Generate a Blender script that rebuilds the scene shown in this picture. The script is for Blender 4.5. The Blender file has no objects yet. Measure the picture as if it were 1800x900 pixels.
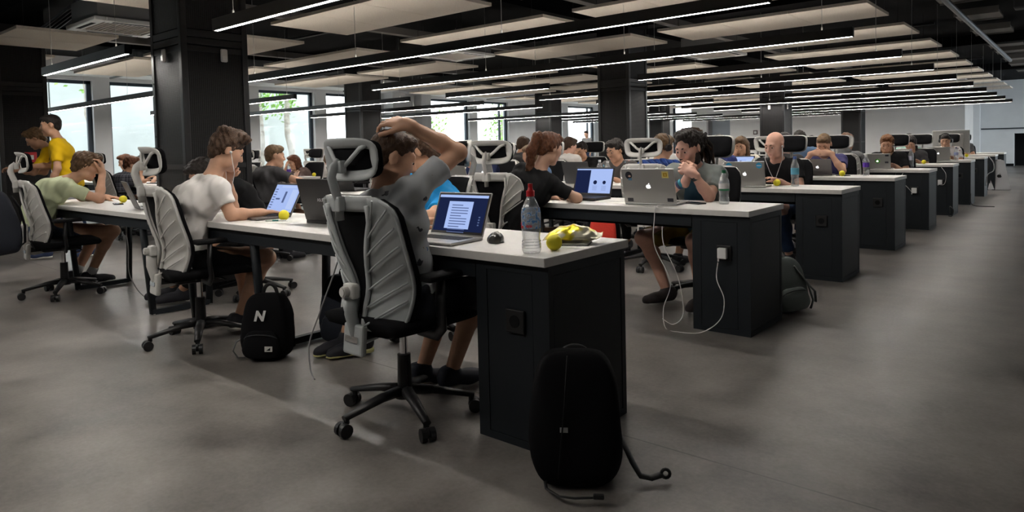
import bpy, bmesh, math, random, os
import numpy as np
from mathutils import Vector as V, Matrix

random.seed(7)
S = bpy.context.scene
COL = S.collection
PI = math.pi

# ---------------------------------------------------------------- camera, world, exposure
cam_d = bpy.data.cameras.new('camera')
cam = bpy.data.objects.new('camera', cam_d)
COL.objects.link(cam)
S.camera = cam
F_PX, CY, YAW, PITCH, ROLL = 1203.35, 308.2, -0.7007, 0.0419, -0.0233
CAM = V((1.4891, -1.9341, 1.1436))
cam_d.sensor_fit = 'HORIZONTAL'
cam_d.sensor_width = 36.0
cam_d.lens = 36.0 * F_PX / 1800
cam_d.shift_y = -(450 - CY) / 1800
cam_d.clip_start = 0.05
cam_d.clip_end = 200
fw = V((math.sin(YAW) * math.cos(PITCH), math.cos(YAW) * math.cos(PITCH), -math.sin(PITCH)))
r0 = V((math.cos(YAW), -math.sin(YAW), 0))
u0 = r0.cross(fw)
rt = r0 * math.cos(ROLL) + u0 * math.sin(ROLL)
up = -r0 * math.sin(ROLL) + u0 * math.cos(ROLL)
cam.matrix_world = Matrix(((rt.x, up.x, -fw.x, CAM.x), (rt.y, up.y, -fw.y, CAM.y), (rt.z, up.z, -fw.z, CAM.z), (0, 0, 0, 1)))

w = bpy.data.worlds.new('sky')
S.world = w
w.use_nodes = True
bg = w.node_tree.nodes['Background']
bg.inputs[0].default_value = (0.90, 0.96, 1.0, 1)
bg.inputs[1].default_value = 3.5
S.view_settings.view_transform = 'Standard'
S.view_settings.look = 'None'
S.view_settings.gamma = 1
S.view_settings.exposure = 0.6
S.view_settings.use_curve_mapping = False
S.cycles.use_denoising = True
S.cycles.max_bounces = 7
S.cycles.transparent_max_bounces = 12
S.cycles.sample_clamp_indirect = 6
LAMP_L = 72.0
RAFT_FILL = 12.0  # strength of the added upward glow that brightens the ceiling rafts

# ---------------------------------------------------------------- materials
MATS = {}
def mat(name, col=(.5, .5, .5), rough=.5, metal=0., emit=None, es=1., spec=.5, bump=0, bscale=200, var=0, vscale=5):
    if name in MATS: return MATS[name]
    m = bpy.data.materials.new(name); m.use_nodes = True
    nt = m.node_tree; b = nt.nodes['Principled BSDF']
    b.inputs['Base Color'].default_value = (*col, 1)
    b.inputs['Roughness'].default_value = rough
    b.inputs['Metallic'].default_value = metal
    b.inputs['Specular IOR Level'].default_value = spec
    if emit:
        b.inputs['Emission Color'].default_value = (*emit, 1); b.inputs['Emission Strength'].default_value = es
    if bump or var:
        tc = nt.nodes.new('ShaderNodeTexCoord')
    if bump:
        n = nt.nodes.new('ShaderNodeTexNoise'); n.inputs['Scale'].default_value = bscale; n.inputs['Detail'].default_value = 3
        bp = nt.nodes.new('ShaderNodeBump'); bp.inputs['Strength'].default_value = bump; bp.inputs['Distance'].default_value = .01
        nt.links.new(tc.outputs['Object'], n.inputs['Vector']); nt.links.new(n.outputs['Fac'], bp.inputs['Height']); nt.links.new(bp.outputs[0], b.inputs['Normal'])
    if var:
        n = nt.nodes.new('ShaderNodeTexNoise'); n.inputs['Scale'].default_value = vscale; n.inputs['Detail'].default_value = 5
        r = nt.nodes.new('ShaderNodeMapRange'); r.inputs[1].default_value = .3; r.inputs[2].default_value = .7
        r.inputs[3].default_value = 1 - var; r.inputs[4].default_value = 1 + var
        mx = nt.nodes.new('ShaderNodeMix'); mx.data_type = 'RGBA'; mx.blend_type = 'MULTIPLY'; mx.inputs[0].default_value = 1
        mx.inputs[6].default_value = (*col, 1)
        nt.links.new(tc.outputs['Object'], n.inputs['Vector']); nt.links.new(n.outputs['Fac'], r.inputs[0])
        nt.links.new(r.outputs[0], mx.inputs[7]); nt.links.new(mx.outputs[2], b.inputs['Base Color'])
    MATS[name] = m
    return m

def emis(name, col, s):
    if name in MATS: return MATS[name]
    m = bpy.data.materials.new(name); m.use_nodes = True; nt = m.node_tree
    nt.nodes.remove(nt.nodes['Principled BSDF']); e = nt.nodes.new('ShaderNodeEmission')
    e.inputs[0].default_value = (*col, 1); e.inputs[1].default_value = s
    nt.links.new(e.outputs[0], nt.nodes['Material Output'].inputs[0])
    MATS[name] = m
    return m

def clear(name, tint, gloss=.12, rough=.05, sheen_fill=0):
    m = bpy.data.materials.new(name); m.use_nodes = True; nt = m.node_tree
    nt.nodes.remove(nt.nodes['Principled BSDF'])
    t = nt.nodes.new('ShaderNodeBsdfTransparent'); t.inputs[0].default_value = (*tint, 1)
    g = nt.nodes.new('ShaderNodeBsdfGlossy'); g.inputs['Roughness'].default_value = rough
    lw = nt.nodes.new('ShaderNodeLayerWeight'); lw.inputs[0].default_value = .35
    mr = nt.nodes.new('ShaderNodeMapRange'); mr.inputs[3].default_value = gloss * .4; mr.inputs[4].default_value = min(1, gloss * 5)
    mx = nt.nodes.new('ShaderNodeMixShader')
    nt.links.new(lw.outputs['Facing'], mr.inputs[0]); nt.links.new(mr.outputs[0], mx.inputs[0])
    nt.links.new(t.outputs[0], mx.inputs[1]); nt.links.new(g.outputs[0], mx.inputs[2])
    out = mx.outputs[0]
    if sheen_fill:
        df = nt.nodes.new('ShaderNodeBsdfDiffuse'); df.inputs[0].default_value = (.85, .88, .9, 1); m2 = nt.nodes.new('ShaderNodeMixShader'); m2.inputs[0].default_value = sheen_fill  # pale diffuse share painted in for bright reflections on the plastic
        nt.links.new(out, m2.inputs[1]); nt.links.new(df.outputs[0], m2.inputs[2]); out = m2.outputs[0]
    nt.links.new(out, nt.nodes['Material Output'].inputs[0])
    MATS[name] = m
    return m

def concrete():
    m = bpy.data.materials.new('polished_concrete'); m.use_nodes = True; nt = m.node_tree; L = nt.links
    b = nt.nodes['Principled BSDF']
    tc = nt.nodes.new('ShaderNodeTexCoord')
    def noise(sc, det, ro=.6):
        n = nt.nodes.new('ShaderNodeTexNoise'); n.inputs['Scale'].default_value = sc; n.inputs['Detail'].default_value = det
        n.inputs['Roughness'].default_value = ro; L.new(tc.outputs['Object'], n.inputs['Vector']); return n
    n1, n2, n3 = noise(.7, 5, .55), noise(2.6, 7, .60), noise(55, 3)
    a = nt.nodes.new('ShaderNodeMath'); a.operation = 'ADD'
    L.new(n1.outputs['Fac'], a.inputs[0]); L.new(n2.outputs['Fac'], a.inputs[1])
    a2 = nt.nodes.new('ShaderNodeMath'); a2.operation = 'MULTIPLY_ADD'; a2.inputs[1].default_value = .25
    L.new(n3.outputs['Fac'], a2.inputs[0]); L.new(a.outputs[0], a2.inputs[2])
    cr = nt.nodes.new('ShaderNodeValToRGB')
    e = cr.color_ramp.elements
    e[0].position = .38; e[0].color = (.055, .049, .044, 1)
    e[1].position = .68; e[1].color = (.30, .275, .255, 1)
    h = nt.nodes.new('ShaderNodeMath'); h.operation = 'MULTIPLY'; h.inputs[1].default_value = .47
    L.new(a2.outputs[0], h.inputs[0]); L.new(h.outputs[0], cr.inputs[0])
    # saw-cut joints
    sx = nt.nodes.new('ShaderNodeSeparateXYZ'); L.new(tc.outputs['Object'], sx.inputs[0])
    def joint(out, off, per):
        s = nt.nodes.new('ShaderNodeMath'); s.operation = 'SUBTRACT'; s.inputs[1].default_value = off; L.new(out, s.inputs[0])
        p = nt.nodes.new('ShaderNodeMath'); p.operation = 'PINGPONG'; p.inputs[1].default_value = per; L.new(s.outputs[0], p.inputs[0])
        c = nt.nodes.new('ShaderNodeMath'); c.operation = 'LESS_THAN'; c.inputs[1].default_value = .004; L.new(p.outputs[0], c.inputs[0])
        return c
    j1 = joint(sx.outputs[1], .355, 2.9); j2 = joint(sx.outputs[0], -6.4, 40.0)
    jm = nt.nodes.new('ShaderNodeMath'); jm.operation = 'MAXIMUM'; L.new(j1.outputs[0], jm.inputs[0]); L.new(j2.outputs[0], jm.inputs[1])
    jf = nt.nodes.new('ShaderNodeMath'); jf.operation = 'MULTIPLY'; jf.inputs[1].default_value = .6; L.new(jm.outputs[0], jf.inputs[0])
    mx = nt.nodes.new('ShaderNodeMix'); mx.data_type = 'RGBA'; mx.inputs[7].default_value = (.03, .028, .026, 1)
    L.new(jf.outputs[0], mx.inputs[0]); L.new(cr.outputs[0], mx.inputs[6]); L.new(mx.outputs[2], b.inputs['Base Color'])
    rr = nt.nodes.new('ShaderNodeMapRange'); rr.inputs[1].default_value = .3; rr.inputs[2].default_value = .7
    rr.inputs[3].default_value = .29; rr.inputs[4].default_value = .46
    L.new(n2.outputs['Fac'], rr.inputs[0]); L.new(rr.outputs[0], b.inputs['Roughness'])
    b.inputs['Specular IOR Level'].default_value = .4
    MATS['concrete'] = m
    return m

def mesh_panel():
    """black expanded metal cladding"""
    m = bpy.data.materials.new('black_expanded_metal'); m.use_nodes = True; nt = m.node_tree; L = nt.links
    b = nt.nodes['Principled BSDF']; b.inputs['Roughness'].default_value = .5; b.inputs['Specular IOR Level'].default_value = .25
    tc = nt.nodes.new('ShaderNodeTexCoord'); sx = nt.nodes.new('ShaderNodeSeparateXYZ'); L.new(tc.outputs['Object'], sx.inputs[0])
    h = nt.nodes.new('ShaderNodeMath'); h.operation = 'ADD'; L.new(sx.outputs[0], h.inputs[0]); L.new(sx.outputs[1], h.inputs[1])
    outs = []
    for sg in (1, -1):
        k = nt.nodes.new('ShaderNodeMath'); k.operation = 'MULTIPLY_ADD'; k.inputs[1].default_value = sg * 1.6; L.new(sx.outputs[2], k.inputs[0]); L.new(h.outputs[0], k.inputs[2])
        s = nt.nodes.new('ShaderNodeMath'); s.operation = 'MULTIPLY'; s.inputs[1].default_value = 190; L.new(k.outputs[0], s.inputs[0])
        c = nt.nodes.new('ShaderNodeMath'); c.operation = 'SINE'; L.new(s.outputs[0], c.inputs[0]); outs.append(c)
    p = nt.nodes.new('ShaderNodeMath'); p.operation = 'MULTIPLY'; L.new(outs[0].outputs[0], p.inputs[0]); L.new(outs[1].outputs[0], p.inputs[1])
    cr = nt.nodes.new('ShaderNodeValToRGB'); e = cr.color_ramp.elements
    e[0].position = .35; e[0].color = (.002, .002, .0025, 1); e[1].position = .6; e[1].color = (.020, .019, .020, 1)
    ad = nt.nodes.new('ShaderNodeMath'); ad.operation = 'MULTIPLY_ADD'; ad.inputs[1].default_value = .5; ad.inputs[2].default_value = .5
    L.new(p.outputs[0], ad.inputs[0]); L.new(ad.outputs[0], cr.inputs[0]); L.new(cr.outputs[0], b.inputs['Base Color'])
    bp = nt.nodes.new('ShaderNodeBump'); bp.inputs['Strength'].default_value = .5; bp.inputs['Distance'].default_value = .004
    L.new(ad.outputs[0], bp.inputs['Height']); L.new(bp.outputs[0], b.inputs['Normal'])
    return m

def patterned(name, base, spots, scale=9, thr=.16, rough=.85):
    """cloth with small scattered printed motifs: spots = list of colours"""
    m = bpy.data.materials.new(name); m.use_nodes = True; nt = m.node_tree; L = nt.links
    b = nt.nodes['Principled BSDF']; b.inputs['Roughness'].default_value = rough; b.inputs['Specular IOR Level'].default_value = .2
    tc = nt.nodes.new('ShaderNodeTexCoord')
    mp = nt.nodes.new('ShaderNodeMapping'); mp.inputs['Scale'].default_value = (1, 1, 1.5); L.new(tc.outputs['Object'], mp.inputs[0])
    nz = nt.nodes.new('ShaderNodeTexNoise'); nz.inputs['Scale'].default_value = 30; L.new(mp.outputs[0], nz.inputs['Vector'])
    wa = nt.nodes.new('ShaderNodeMix'); wa.data_type = 'RGBA'; wa.blend_type = 'LINEAR_LIGHT'; wa.inputs[0].default_value = .035
    L.new(mp.outputs[0], wa.inputs[6]); L.new(nz.outputs['Color'], wa.inputs[7])
    v = nt.nodes.new('ShaderNodeTexVoronoi'); v.inputs['Scale'].default_value = scale; L.new(wa.outputs[2], v.inputs['Vector'])
    lt = nt.nodes.new('ShaderNodeMath'); lt.operation = 'LESS_THAN'; lt.inputs[1].default_value = thr; L.new(v.outputs['Distance'], lt.inputs[0])
    cr = nt.nodes.new('ShaderNodeValToRGB'); cr.color_ramp.interpolation = 'CONSTANT'
    for k, c in enumerate(spots):
        e = cr.color_ramp.elements[k] if k < 2 else cr.color_ramp.elements.new(k / len(spots))
        e.position = k / len(spots); e.color = (*c, 1)
    L.new(v.outputs['Color'], cr.inputs[0])
    mx = nt.nodes.new('ShaderNodeMix'); mx.data_type = 'RGBA'; mx.inputs[6].default_value = (*base, 1)
    L.new(lt.outputs[0], mx.inputs[0]); L.new(cr.outputs[0], mx.inputs[7]); L.new(mx.outputs[2], b.inputs['Base Color'])
    return m

def plaid(name, base, dark, light, sc=16):
    m = bpy.data.materials.new(name); m.use_nodes = True; nt = m.node_tree; L = nt.links
    b = nt.nodes['Principled BSDF']; b.inputs['Roughness'].default_value = .9; b.inputs['Specular IOR Level'].default_value = .1
    tc = nt.nodes.new('ShaderNodeTexCoord'); sx = nt.nodes.new('ShaderNodeSeparateXYZ'); L.new(tc.outputs['Object'], sx.inputs[0])
    ad = nt.nodes.new('ShaderNodeMath'); ad.operation = 'ADD'; L.new(sx.outputs[0], ad.inputs[0]); L.new(sx.outputs[1], ad.inputs[1])
    prev = None
    for src, per, c, wd in ((ad.outputs[0], sc, dark, .45), (sx.outputs[2], sc, dark, .45), (ad.outputs[0], sc, light, .09), (sx.outputs[2], sc, light, .09)):
        f = nt.nodes.new('ShaderNodeMath'); f.operation = 'MULTIPLY'; f.inputs[1].default_value = per; L.new(src, f.inputs[0])
        g = nt.nodes.new('ShaderNodeMath'); g.operation = 'FRACT'; L.new(f.outputs[0], g.inputs[0])
        h = nt.nodes.new('ShaderNodeMath'); h.operation = 'LESS_THAN'; h.inputs[1].default_value = wd; L.new(g.outputs[0], h.inputs[0])
        k = nt.nodes.new('ShaderNodeMath'); k.operation = 'MULTIPLY'; k.inputs[1].default_value = .5; L.new(h.outputs[0], k.inputs[0])
        mx = nt.nodes.new('ShaderNodeMix'); mx.data_type = 'RGBA'; L.new(k.outputs[0], mx.inputs[0])
        if prev: L.new(prev, mx.inputs[6])
        else: mx.inputs[6].default_value = (*base, 1)
        mx.inputs[7].default_value = (*c, 1); prev = mx.outputs[2]
    L.new(prev, b.inputs['Base Color'])
    return m

CONC = concrete()
PANEL_MESH = mesh_panel()
DESK_W = mat('white_laminate', (.72, .70, .67), .42, var=.04, vscale=30)
CAB = mat('charcoal_paint', (.0135, .0170, .0210), .55, spec=.28)
CABD = mat('groove_dark', (.004, .005, .006), .7)
BLK = mat('black_plastic', (.008, .008, .009), .45)
BLKM = mat('black_matt', (.006, .006, .007), .8, spec=.2)
BLKF = mat('black_fabric', (.007, .007, .008), .95, spec=.1, bump=.2, bscale=300)
CHAIRW = mat('pale_grey_plastic', (.60, .585, .555), .42)
CHAIRG = mat('mid_grey_plastic', (.42, .44, .44), .4)
CHROME = mat('chrome', (.75, .75, .76), .18, 1)
STEEL = mat('dark_steel', (.035, .037, .04), .4, .6)
ALU = mat('brushed_aluminium', (.56, .55, .53), .38, .75)
ALUD = mat('space_grey_aluminium', (.16, .15, .15), .4, .7)
WHITEP = mat('white_plastic', (.8, .79, .77), .35)
WALLW = mat('white_wall_paint', (.74, .75, .76), .85, var=.03, vscale=3)
WALLG = mat('grey_wall_paint', (.86, .83, .81), .85, var=.03, vscale=2)
CEIL = mat('black_ceiling_paint', (.005, .005, .0055), .9, spec=.1)
PANELB = mat('wood_wool_panel', (.80, .72, .62), .95, bump=.5, bscale=120, var=.08, vscale=60)
SEAM = mat('panel_seam', (.22, .20, .17), .9)
GLASS = clear('window_glass', (.97, .985, .985), .06)
GLASSB = clear('clear_bottle_plastic', (.97, .985, .99), .20, .14, .13)
YEL = mat('yellow_foam', (.90, .78, .03), .6)
LIT = emis('lamp_diffuser', (1.0, .955, .89), LAMP_L)
LITFILL = emis('raft_fill_glow', (1.0, .93, .84), RAFT_FILL)

# ---------------------------------------------------------------- mesh helpers
class MB:
    def __init__(s): s.bm = bmesh.new(); s.mi = 0
    def _fin(s, vs):
        for f in {f for v in vs for f in v.link_faces}: f.material_index = s.mi
        return vs
    def box(s, c, size, rot=None, bev=0, seg=2):
        m = Matrix.Translation(V(c)) @ (rot.to_4x4() if rot is not None else Matrix()) @ Matrix.Diagonal((*size, 1))
        vs = bmesh.ops.create_cube(s.bm, size=1, matrix=m)['verts']
        s._fin(vs)
        if bev:
            es = list({e for v in vs for e in v.link_edges})
            r = bmesh.ops.bevel(s.bm, geom=es, offset=bev, segments=seg, affect='EDGES', profile=.5)
            for f in r['faces']: f.material_index = s.mi
        return s
    def b2(s, lo, hi, bev=0, seg=2):
        lo, hi = V(lo), V(hi); return s.box((lo + hi) / 2, hi - lo, None, bev, seg)
    def cyl(s, a, b, r1, r2=None, n=16, caps=True):
        a, b = V(a), V(b); d = b - a; r2 = r1 if r2 is None else r2
        q = V((0, 0, 1)).rotation_difference(d.normalized()).to_matrix().to_4x4()
        m = Matrix.Translation((a + b) / 2) @ q
        vs = bmesh.ops.create_cone(s.bm, cap_ends=caps, segments=n, radius1=r1, radius2=r2, depth=d.length, matrix=m)['verts']
        s._fin(vs); return s
    def sph(s, c, r, sc=(1, 1, 1), n=16, rot=None):
        m = Matrix.Translation(V(c)) @ (rot.to_4x4() if rot is not None else Matrix()) @ Matrix.Diagonal((sc[0], sc[1], sc[2], 1))
        vs = bmesh.ops.create_uvsphere(s.bm, u_segments=n, v_segments=max(6, n * 2 // 3), radius=r, matrix=m)['verts']
        s._fin(vs); return s
    def tube(s, pts, r, n=8, flat=None, upv=(0, 0, 1), closed=False, caps=True):
        """sweep an ellipse (r wide, flat thick) along pts; r may be a list"""
        pts = [V(p) for p in pts]; N = len(pts); rings = []
        side = None
        for i, p in enumerate(pts):
            if closed: t = (pts[(i + 1) % N] - pts[i - 1])
            else: t = pts[min(i + 1, N - 1)] - pts[max(i - 1, 0)]
            t.normalize()
            if side is None:
                u = V(upv); 
                if abs(u.dot(t)) > .95: u = V((1, 0, 0)) if abs(t.x) < .9 else V((0, 1, 0))
                side = t.cross(u).normalized()
            else:
                side = (side - t * side.dot(t)).normalized()
            nn = side.cross(t).normalized()
            rr = r[i] if isinstance(r, (list, tuple)) else r
            ff = rr if flat is None else (flat[i] if isinstance(flat, (list, tuple)) else flat)
            rings.append([s.bm.verts.new(p + side * math.cos(2 * PI * k / n) * rr + nn * math.sin(2 * PI * k / n) * ff) for k in range(n)])
        R = range(N if closed else N - 1)
        for i in R:
            A, B = rings[i], rings[(i + 1) % N]
            for k in range(n):
                f = s.bm.faces.new((A[k], A[(k + 1) % n], B[(k + 1) % n], B[k])); f.material_index = s.mi; f.smooth = True
        if caps and not closed:
            for rg in (rings[0][::-1], rings[-1]):
                f = s.bm.faces.new(rg); f.material_index = s.mi
        return s
    def lathe(s, prof, n=24, c=(0, 0, 0)):
        c = V(c); rings = []
        for r, z in prof:
            if r < 1e-5: rings.append([s.bm.verts.new(c + V((0, 0, z)))])
            else: rings.append([s.bm.verts.new(c + V((r * math.cos(2 * PI * k / n), r * math.sin(2 * PI * k / n), z))) for k in range(n)])
        for A, B in zip(rings, rings[1:]):
            for k in range(n):
                q = [A[k % len(A)], A[(k + 1) % len(A)], B[(k + 1) % len(B)], B[k % len(B)]]
                q = list(dict.fromkeys(q))
                if len(q) > 2:
                    f = s.bm.faces.new(q); f.material_index = s.mi; f.smooth = True
        return s
    def poly(s, pts, thick=None, nrm=None):
        vs = [s.bm.verts.new(V(p)) for p in pts]
        f = s.bm.faces.new(vs); f.material_index = s.mi
        if thick:
            f.normal_update(); d = V(nrm) if nrm else f.normal.copy()
            r = bmesh.ops.extrude_face_region(s.bm, geom=[f])
            nv = [g for g in r['geom'] if isinstance(g, bmesh.types.BMVert)]
            bmesh.ops.translate(s.bm, verts=nv, vec=d * thick)
            for g in r['geom']:
                if isinstance(g, bmesh.types.BMFace): g.material_index = s.mi
            for v in nv:
                for g in v.link_faces: g.material_index = s.mi
        return s
    def grid(s, fn, nu, nv, smooth=True):
        g = [[s.bm.verts.new(V(fn(i / nu, j / nv))) for j in range(nv + 1)] for i in range(nu + 1)]
        fs = []
        for i in range(nu):
            for j in range(nv):
                f = s.bm.faces.new((g[i][j], g[i + 1][j], g[i + 1][j + 1], g[i][j + 1])); f.material_index = s.mi; f.smooth = smooth; fs.append(f)
        return fs
    def solid(s, fs, t):
        bmesh.ops.recalc_face_normals(s.bm, faces=fs)
        bmesh.ops.solidify(s.bm, geom=fs, thickness=t); return s
    def build(s, name, mats, parent=None, smooth=False, fix=True):
        if fix: bmesh.ops.recalc_face_normals(s.bm, faces=s.bm.faces[:])
        me = bpy.data.meshes.new(name); s.bm.to_mesh(me); s.bm.free()
        for m in (mats if isinstance(mats, (list, tuple)) else [mats]): me.materials.append(m)
        if smooth:
            for p in me.polygons: p.use_smooth = True
        o = bpy.data.objects.new(name, me); COL.objects.link(o)
        if parent is not None: o.parent = parent
        return o

def empty(name, loc=(0, 0, 0), rz=0):
    o = bpy.data.objects.new(name, None); COL.objects.link(o); o.empty_display_size = .1
    o.location = loc; o.rotation_euler = (0, 0, rz); return o
def tag(o, label=None, cat=None, group=None, kind=None):
    if label: o['label'] = label
    if cat: o['category'] = cat
    if group: o['group'] = group
    if kind: o['kind'] = kind
    return o
def thing(name, label, cat, loc=(0, 0, 0), rz=0, group=None):
    return tag(empty(name, loc, rz), label, cat, group)
def struct(o): o['kind'] = 'structure'; return o
def copy_tree(o, parent=None):
    c = o.copy(); COL.objects.link(c)
    if parent is not None: c.parent = parent
    for ch in list(o.children): copy_tree(ch, c)
    return c
def place(proto, used, loc, rz, label, group=None):
    o = proto if not used else copy_tree(proto)
    o.location = loc; o.rotation_euler = (0, 0, rz); o['label'] = label
    if group: o['group'] = group
    return o
ORD = ['front', 'second', 'third', 'fourth', 'fifth', 'sixth', 'seventh', 'eighth', 'ninth', 'tenth', 'eleventh', 'twelfth', 'thirteenth', 'fourteenth']
PITCH_Y = 1.932
def row(i): return PITCH_Y * i
# ================================================================ the setting
X0, X1, YN, YB = -15.0, 3.6, -6.5, 26.5
CZ = 3.15
def shell():
    struct(MB().b2((X0 - .3, YN - .3, -.2), (X1 + .3, 30, 0)).build('floor', CONC))
    struct(MB().b2((X0 - .3, YN - .3, CZ), (X1 + .3, 30, CZ + .2)).build('ceiling', CEIL))
    # left window wall
    wins = [(-4.6, -2.9), (-2.4, -.7), (1.95, 3.62), (3.96, 5.6), (7.5, 9.16), (9.55, 11.2), (13.55, 15.4), (15.8, 17.5), (19.4, 20.9), (21.3, 23.3), (23.8, 26.0)]  # last opening is an unseen window added to light the back wall
    z0, z1 = .5, 2.78
    b = MB()
    b.b2((X0 - .3, YN, 0), (X0, YB, z0)); b.b2((X0 - .3, YN, z1), (X0, YB, CZ))
    ys = [YN] + [v for p in wins for v in p] + [YB]
    for a, c in zip(ys[::2], ys[1::2]): b.b2((X0 - .3, a, z0), (X0, c, z1))
    b.b2((X0, 11.6, 0), (X0 + .45, 12.1, CZ)); b.b2((X0, 12.9, 0), (X0 + .3, 13.3, CZ))
    struct(b.build('wall_left', WALLW))
    fr = mat('dark_window_frame', (.02, .035, .055), .4)
    for n, (a, c) in enumerate(wins):
        t = struct(empty('window_%d' % (n + 1), (X0 - .14, (a + c) / 2, (z0 + z1) / 2)))
        hw, hh = (c - a) / 2, (z1 - z0) / 2
        m = MB(); d = .035
        m.b2((-d, -hw, hh - .07), (d, hw, hh)); m.b2((-d, -hw, -hh), (d, hw, -hh + .07))
        m.b2((-d, -hw, -hh), (d, -hw + .05, hh)); m.b2((-d, hw - .09, -hh), (d, hw, hh))
        if n >= 7: m.b2((-d, hw - .42, -hh), (d, hw - .36, hh))
        m.build('window_frame', fr, t)
        MB().b2((-.006, -hw, -hh), (.006, hw, hh)).build('pane', GLASS, t)
        MB().b2((.03, -hw - .04, -hh - .03), (.2, hw + .04, -hh)).build('window_sill', WALLW, t)
    # white bulkhead along the window wall
    struct(MB().b2((X0, YN, 2.86), (X0 + .9, YB, CZ)).build('trim_1', WALLW))
    # back wall, a glazed bay at its window end and a door recess
    b = MB()
    b.b2((X0, YB, 0), (-12.95, YB + .3, CZ)); b.b2((-12.95, YB, 0), (-12.02, YB + .3, .3)); b.b2((-12.95, YB, 3.0), (-12.02, YB + .3, CZ))
    b.b2((-12.02, YB, 0), (-11.3, YB + .3, CZ)); b.b2((-11.3, YB, 2.16), (-10.25, YB + .3, CZ)); b.b2((-10.25, YB, 0), (-1.82, YB + .3, CZ))
    b.b2((-2.02, YB + .3, 0), (-1.82, 29, CZ))
    struct(b.build('wall_back', WALLG))
    t = struct(empty('window_20', (-12.48, YB + .14, 1.6)))
    m = MB(); m.b2((-.47, -.03, -1.3), (-.36, .03, 1.4)); m.b2((.42, -.03, -1.3), (.47, .03, 1.4)); m.b2((-.47, -.03, .6), (.47, .03, .67))
    m.b2((-.47, -.03, -1.3), (.47, .03, -1.22)); m.b2((-.47, -.03, 1.33), (.47, .03, 1.4)); m.build('window_frame', fr, t)
    MB().b2((-.47, -.005, -1.3), (.47, .005, 1.4)).build('pane', GLASS, t)
    t = struct(empty('door_1', (-10.77, YB + .2, 0)))
    MB().b2((-.36, 0, 0), (.50, .05, 2.13)).build('door_leaf', mat('grey_door', (.36, .39, .43), .5), t)
    m = MB(); m.b2((-.53, -.04, 0), (-.36, .09, 2.16)); m.b2((.50, -.04, 0), (.52, .09, 2.16)); m.b2((-.53, -.04, 2.13), (.52, .09, 2.16)); m.build('door_frame', mat('grey_frame', (.2, .2, .21), .5), t)
    MB().cyl((.4, -.03, 1.0), (.4, .0, 1.0), .02).cyl((.4, -.03, 1.0), (.28, -.03, 1.0), .012).build('door_handle', CHROME, t)
    MB().b2((-.1, -.05, 2.03), (.2, -.0, 2.09)).build('door_closer', ALU, t)
    # the deeper, daylit recess at the corridor end
    b = MB(); b.b2((-2.02, 29, 0), (-.6, 29.2, CZ)); b.b2((-.6, 29, 1.2), (1.8, 29.2, CZ)); b.b2((1.8, 29, 0), (X1, 29.2, CZ))
    b.b2((-1.82, 28.7, 0), (-1.62, 29, CZ))
    struct(b.build('wall_back_recess', WALLW))
    struct(MB().b2((-.6, 29.9, 0), (1.8, 30, 1.2)).b2((-.7, 29.2, 0), (-.6, 30, 1.3)).b2((1.8, 29.2, 0), (1.9, 30, 1.3)).b2((-.7, 29.2, 1.2), (1.9, 30, 1.3)).build('wall_niche', BLKM))
    struct(MB().b2((-1.6, 28.965, 1.36), (X1, 28.998, 1.41)).build('trim_2', mat('dark_rail', (.05, .06, .07), .5)))
    struct(MB().b2((-1.6, 28.975, 0), (-.6, 28.999, .1)).build('baseboard_back', BLKM))
    # right wall: windows give the corridor its cool daylight
    rw = [(16.5, 20.6), (21.6, 28.8)]
    b = MB(); b.b2((X1, YN, 0), (X1 + .3, 29, .3)); b.b2((X1, YN, 2.9), (X1 + .3, 29, CZ))
    ys = [YN] + [v for p in rw for v in p] + [29]
    for a, c in zip(ys[::2], ys[1::2]): b.b2((X1, a, .3), (X1 + .3, c, 2.9))
    struct(b.build('wall_right', WALLW))
    for n, (a, c) in enumerate(rw):
        t = struct(empty('window_%d' % (n + 30), (X1 + .15, (a + c) / 2, 1.6))); hw = (c - a) / 2
        m = MB(); m.b2((-.03, -hw, -1.3), (.03, -hw + .06, 1.3)); m.b2((-.03, hw - .06, -1.3), (.03, hw, 1.3)); m.b2((-.03, -hw, 1.24), (.03, hw, 1.3)); m.b2((-.03, -hw, -1.3), (.03, hw, -1.24)); m.b2((-.03, -.03, -1.3), (.03, .03, 1.3))
        m.build('window_frame', fr, t); MB().b2((-.005, -hw, -1.3), (.005, hw, 1.3)).build('pane', GLASS, t)
    struct(MB().b2((X0 - .3, YN - .3, 0), (X1 + .3, YN, CZ)).build('wall_front', mat('dark_grey_wall', (.06, .06, .062), .8)))
    # black beams under the slab
    b = MB()
    for x in (-4.23, -10.93): b.b2((x - .2, YN, 2.92), (x + .2, YB, CZ))
    for k in range(-1, 4): b.b2((X0 + .9, .7 + 6.95 * k - .15, 2.95), (X1, .7 + 6.95 * k + .15, CZ))
    struct(b.build('ceiling_beams', CEIL))
shell()

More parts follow.
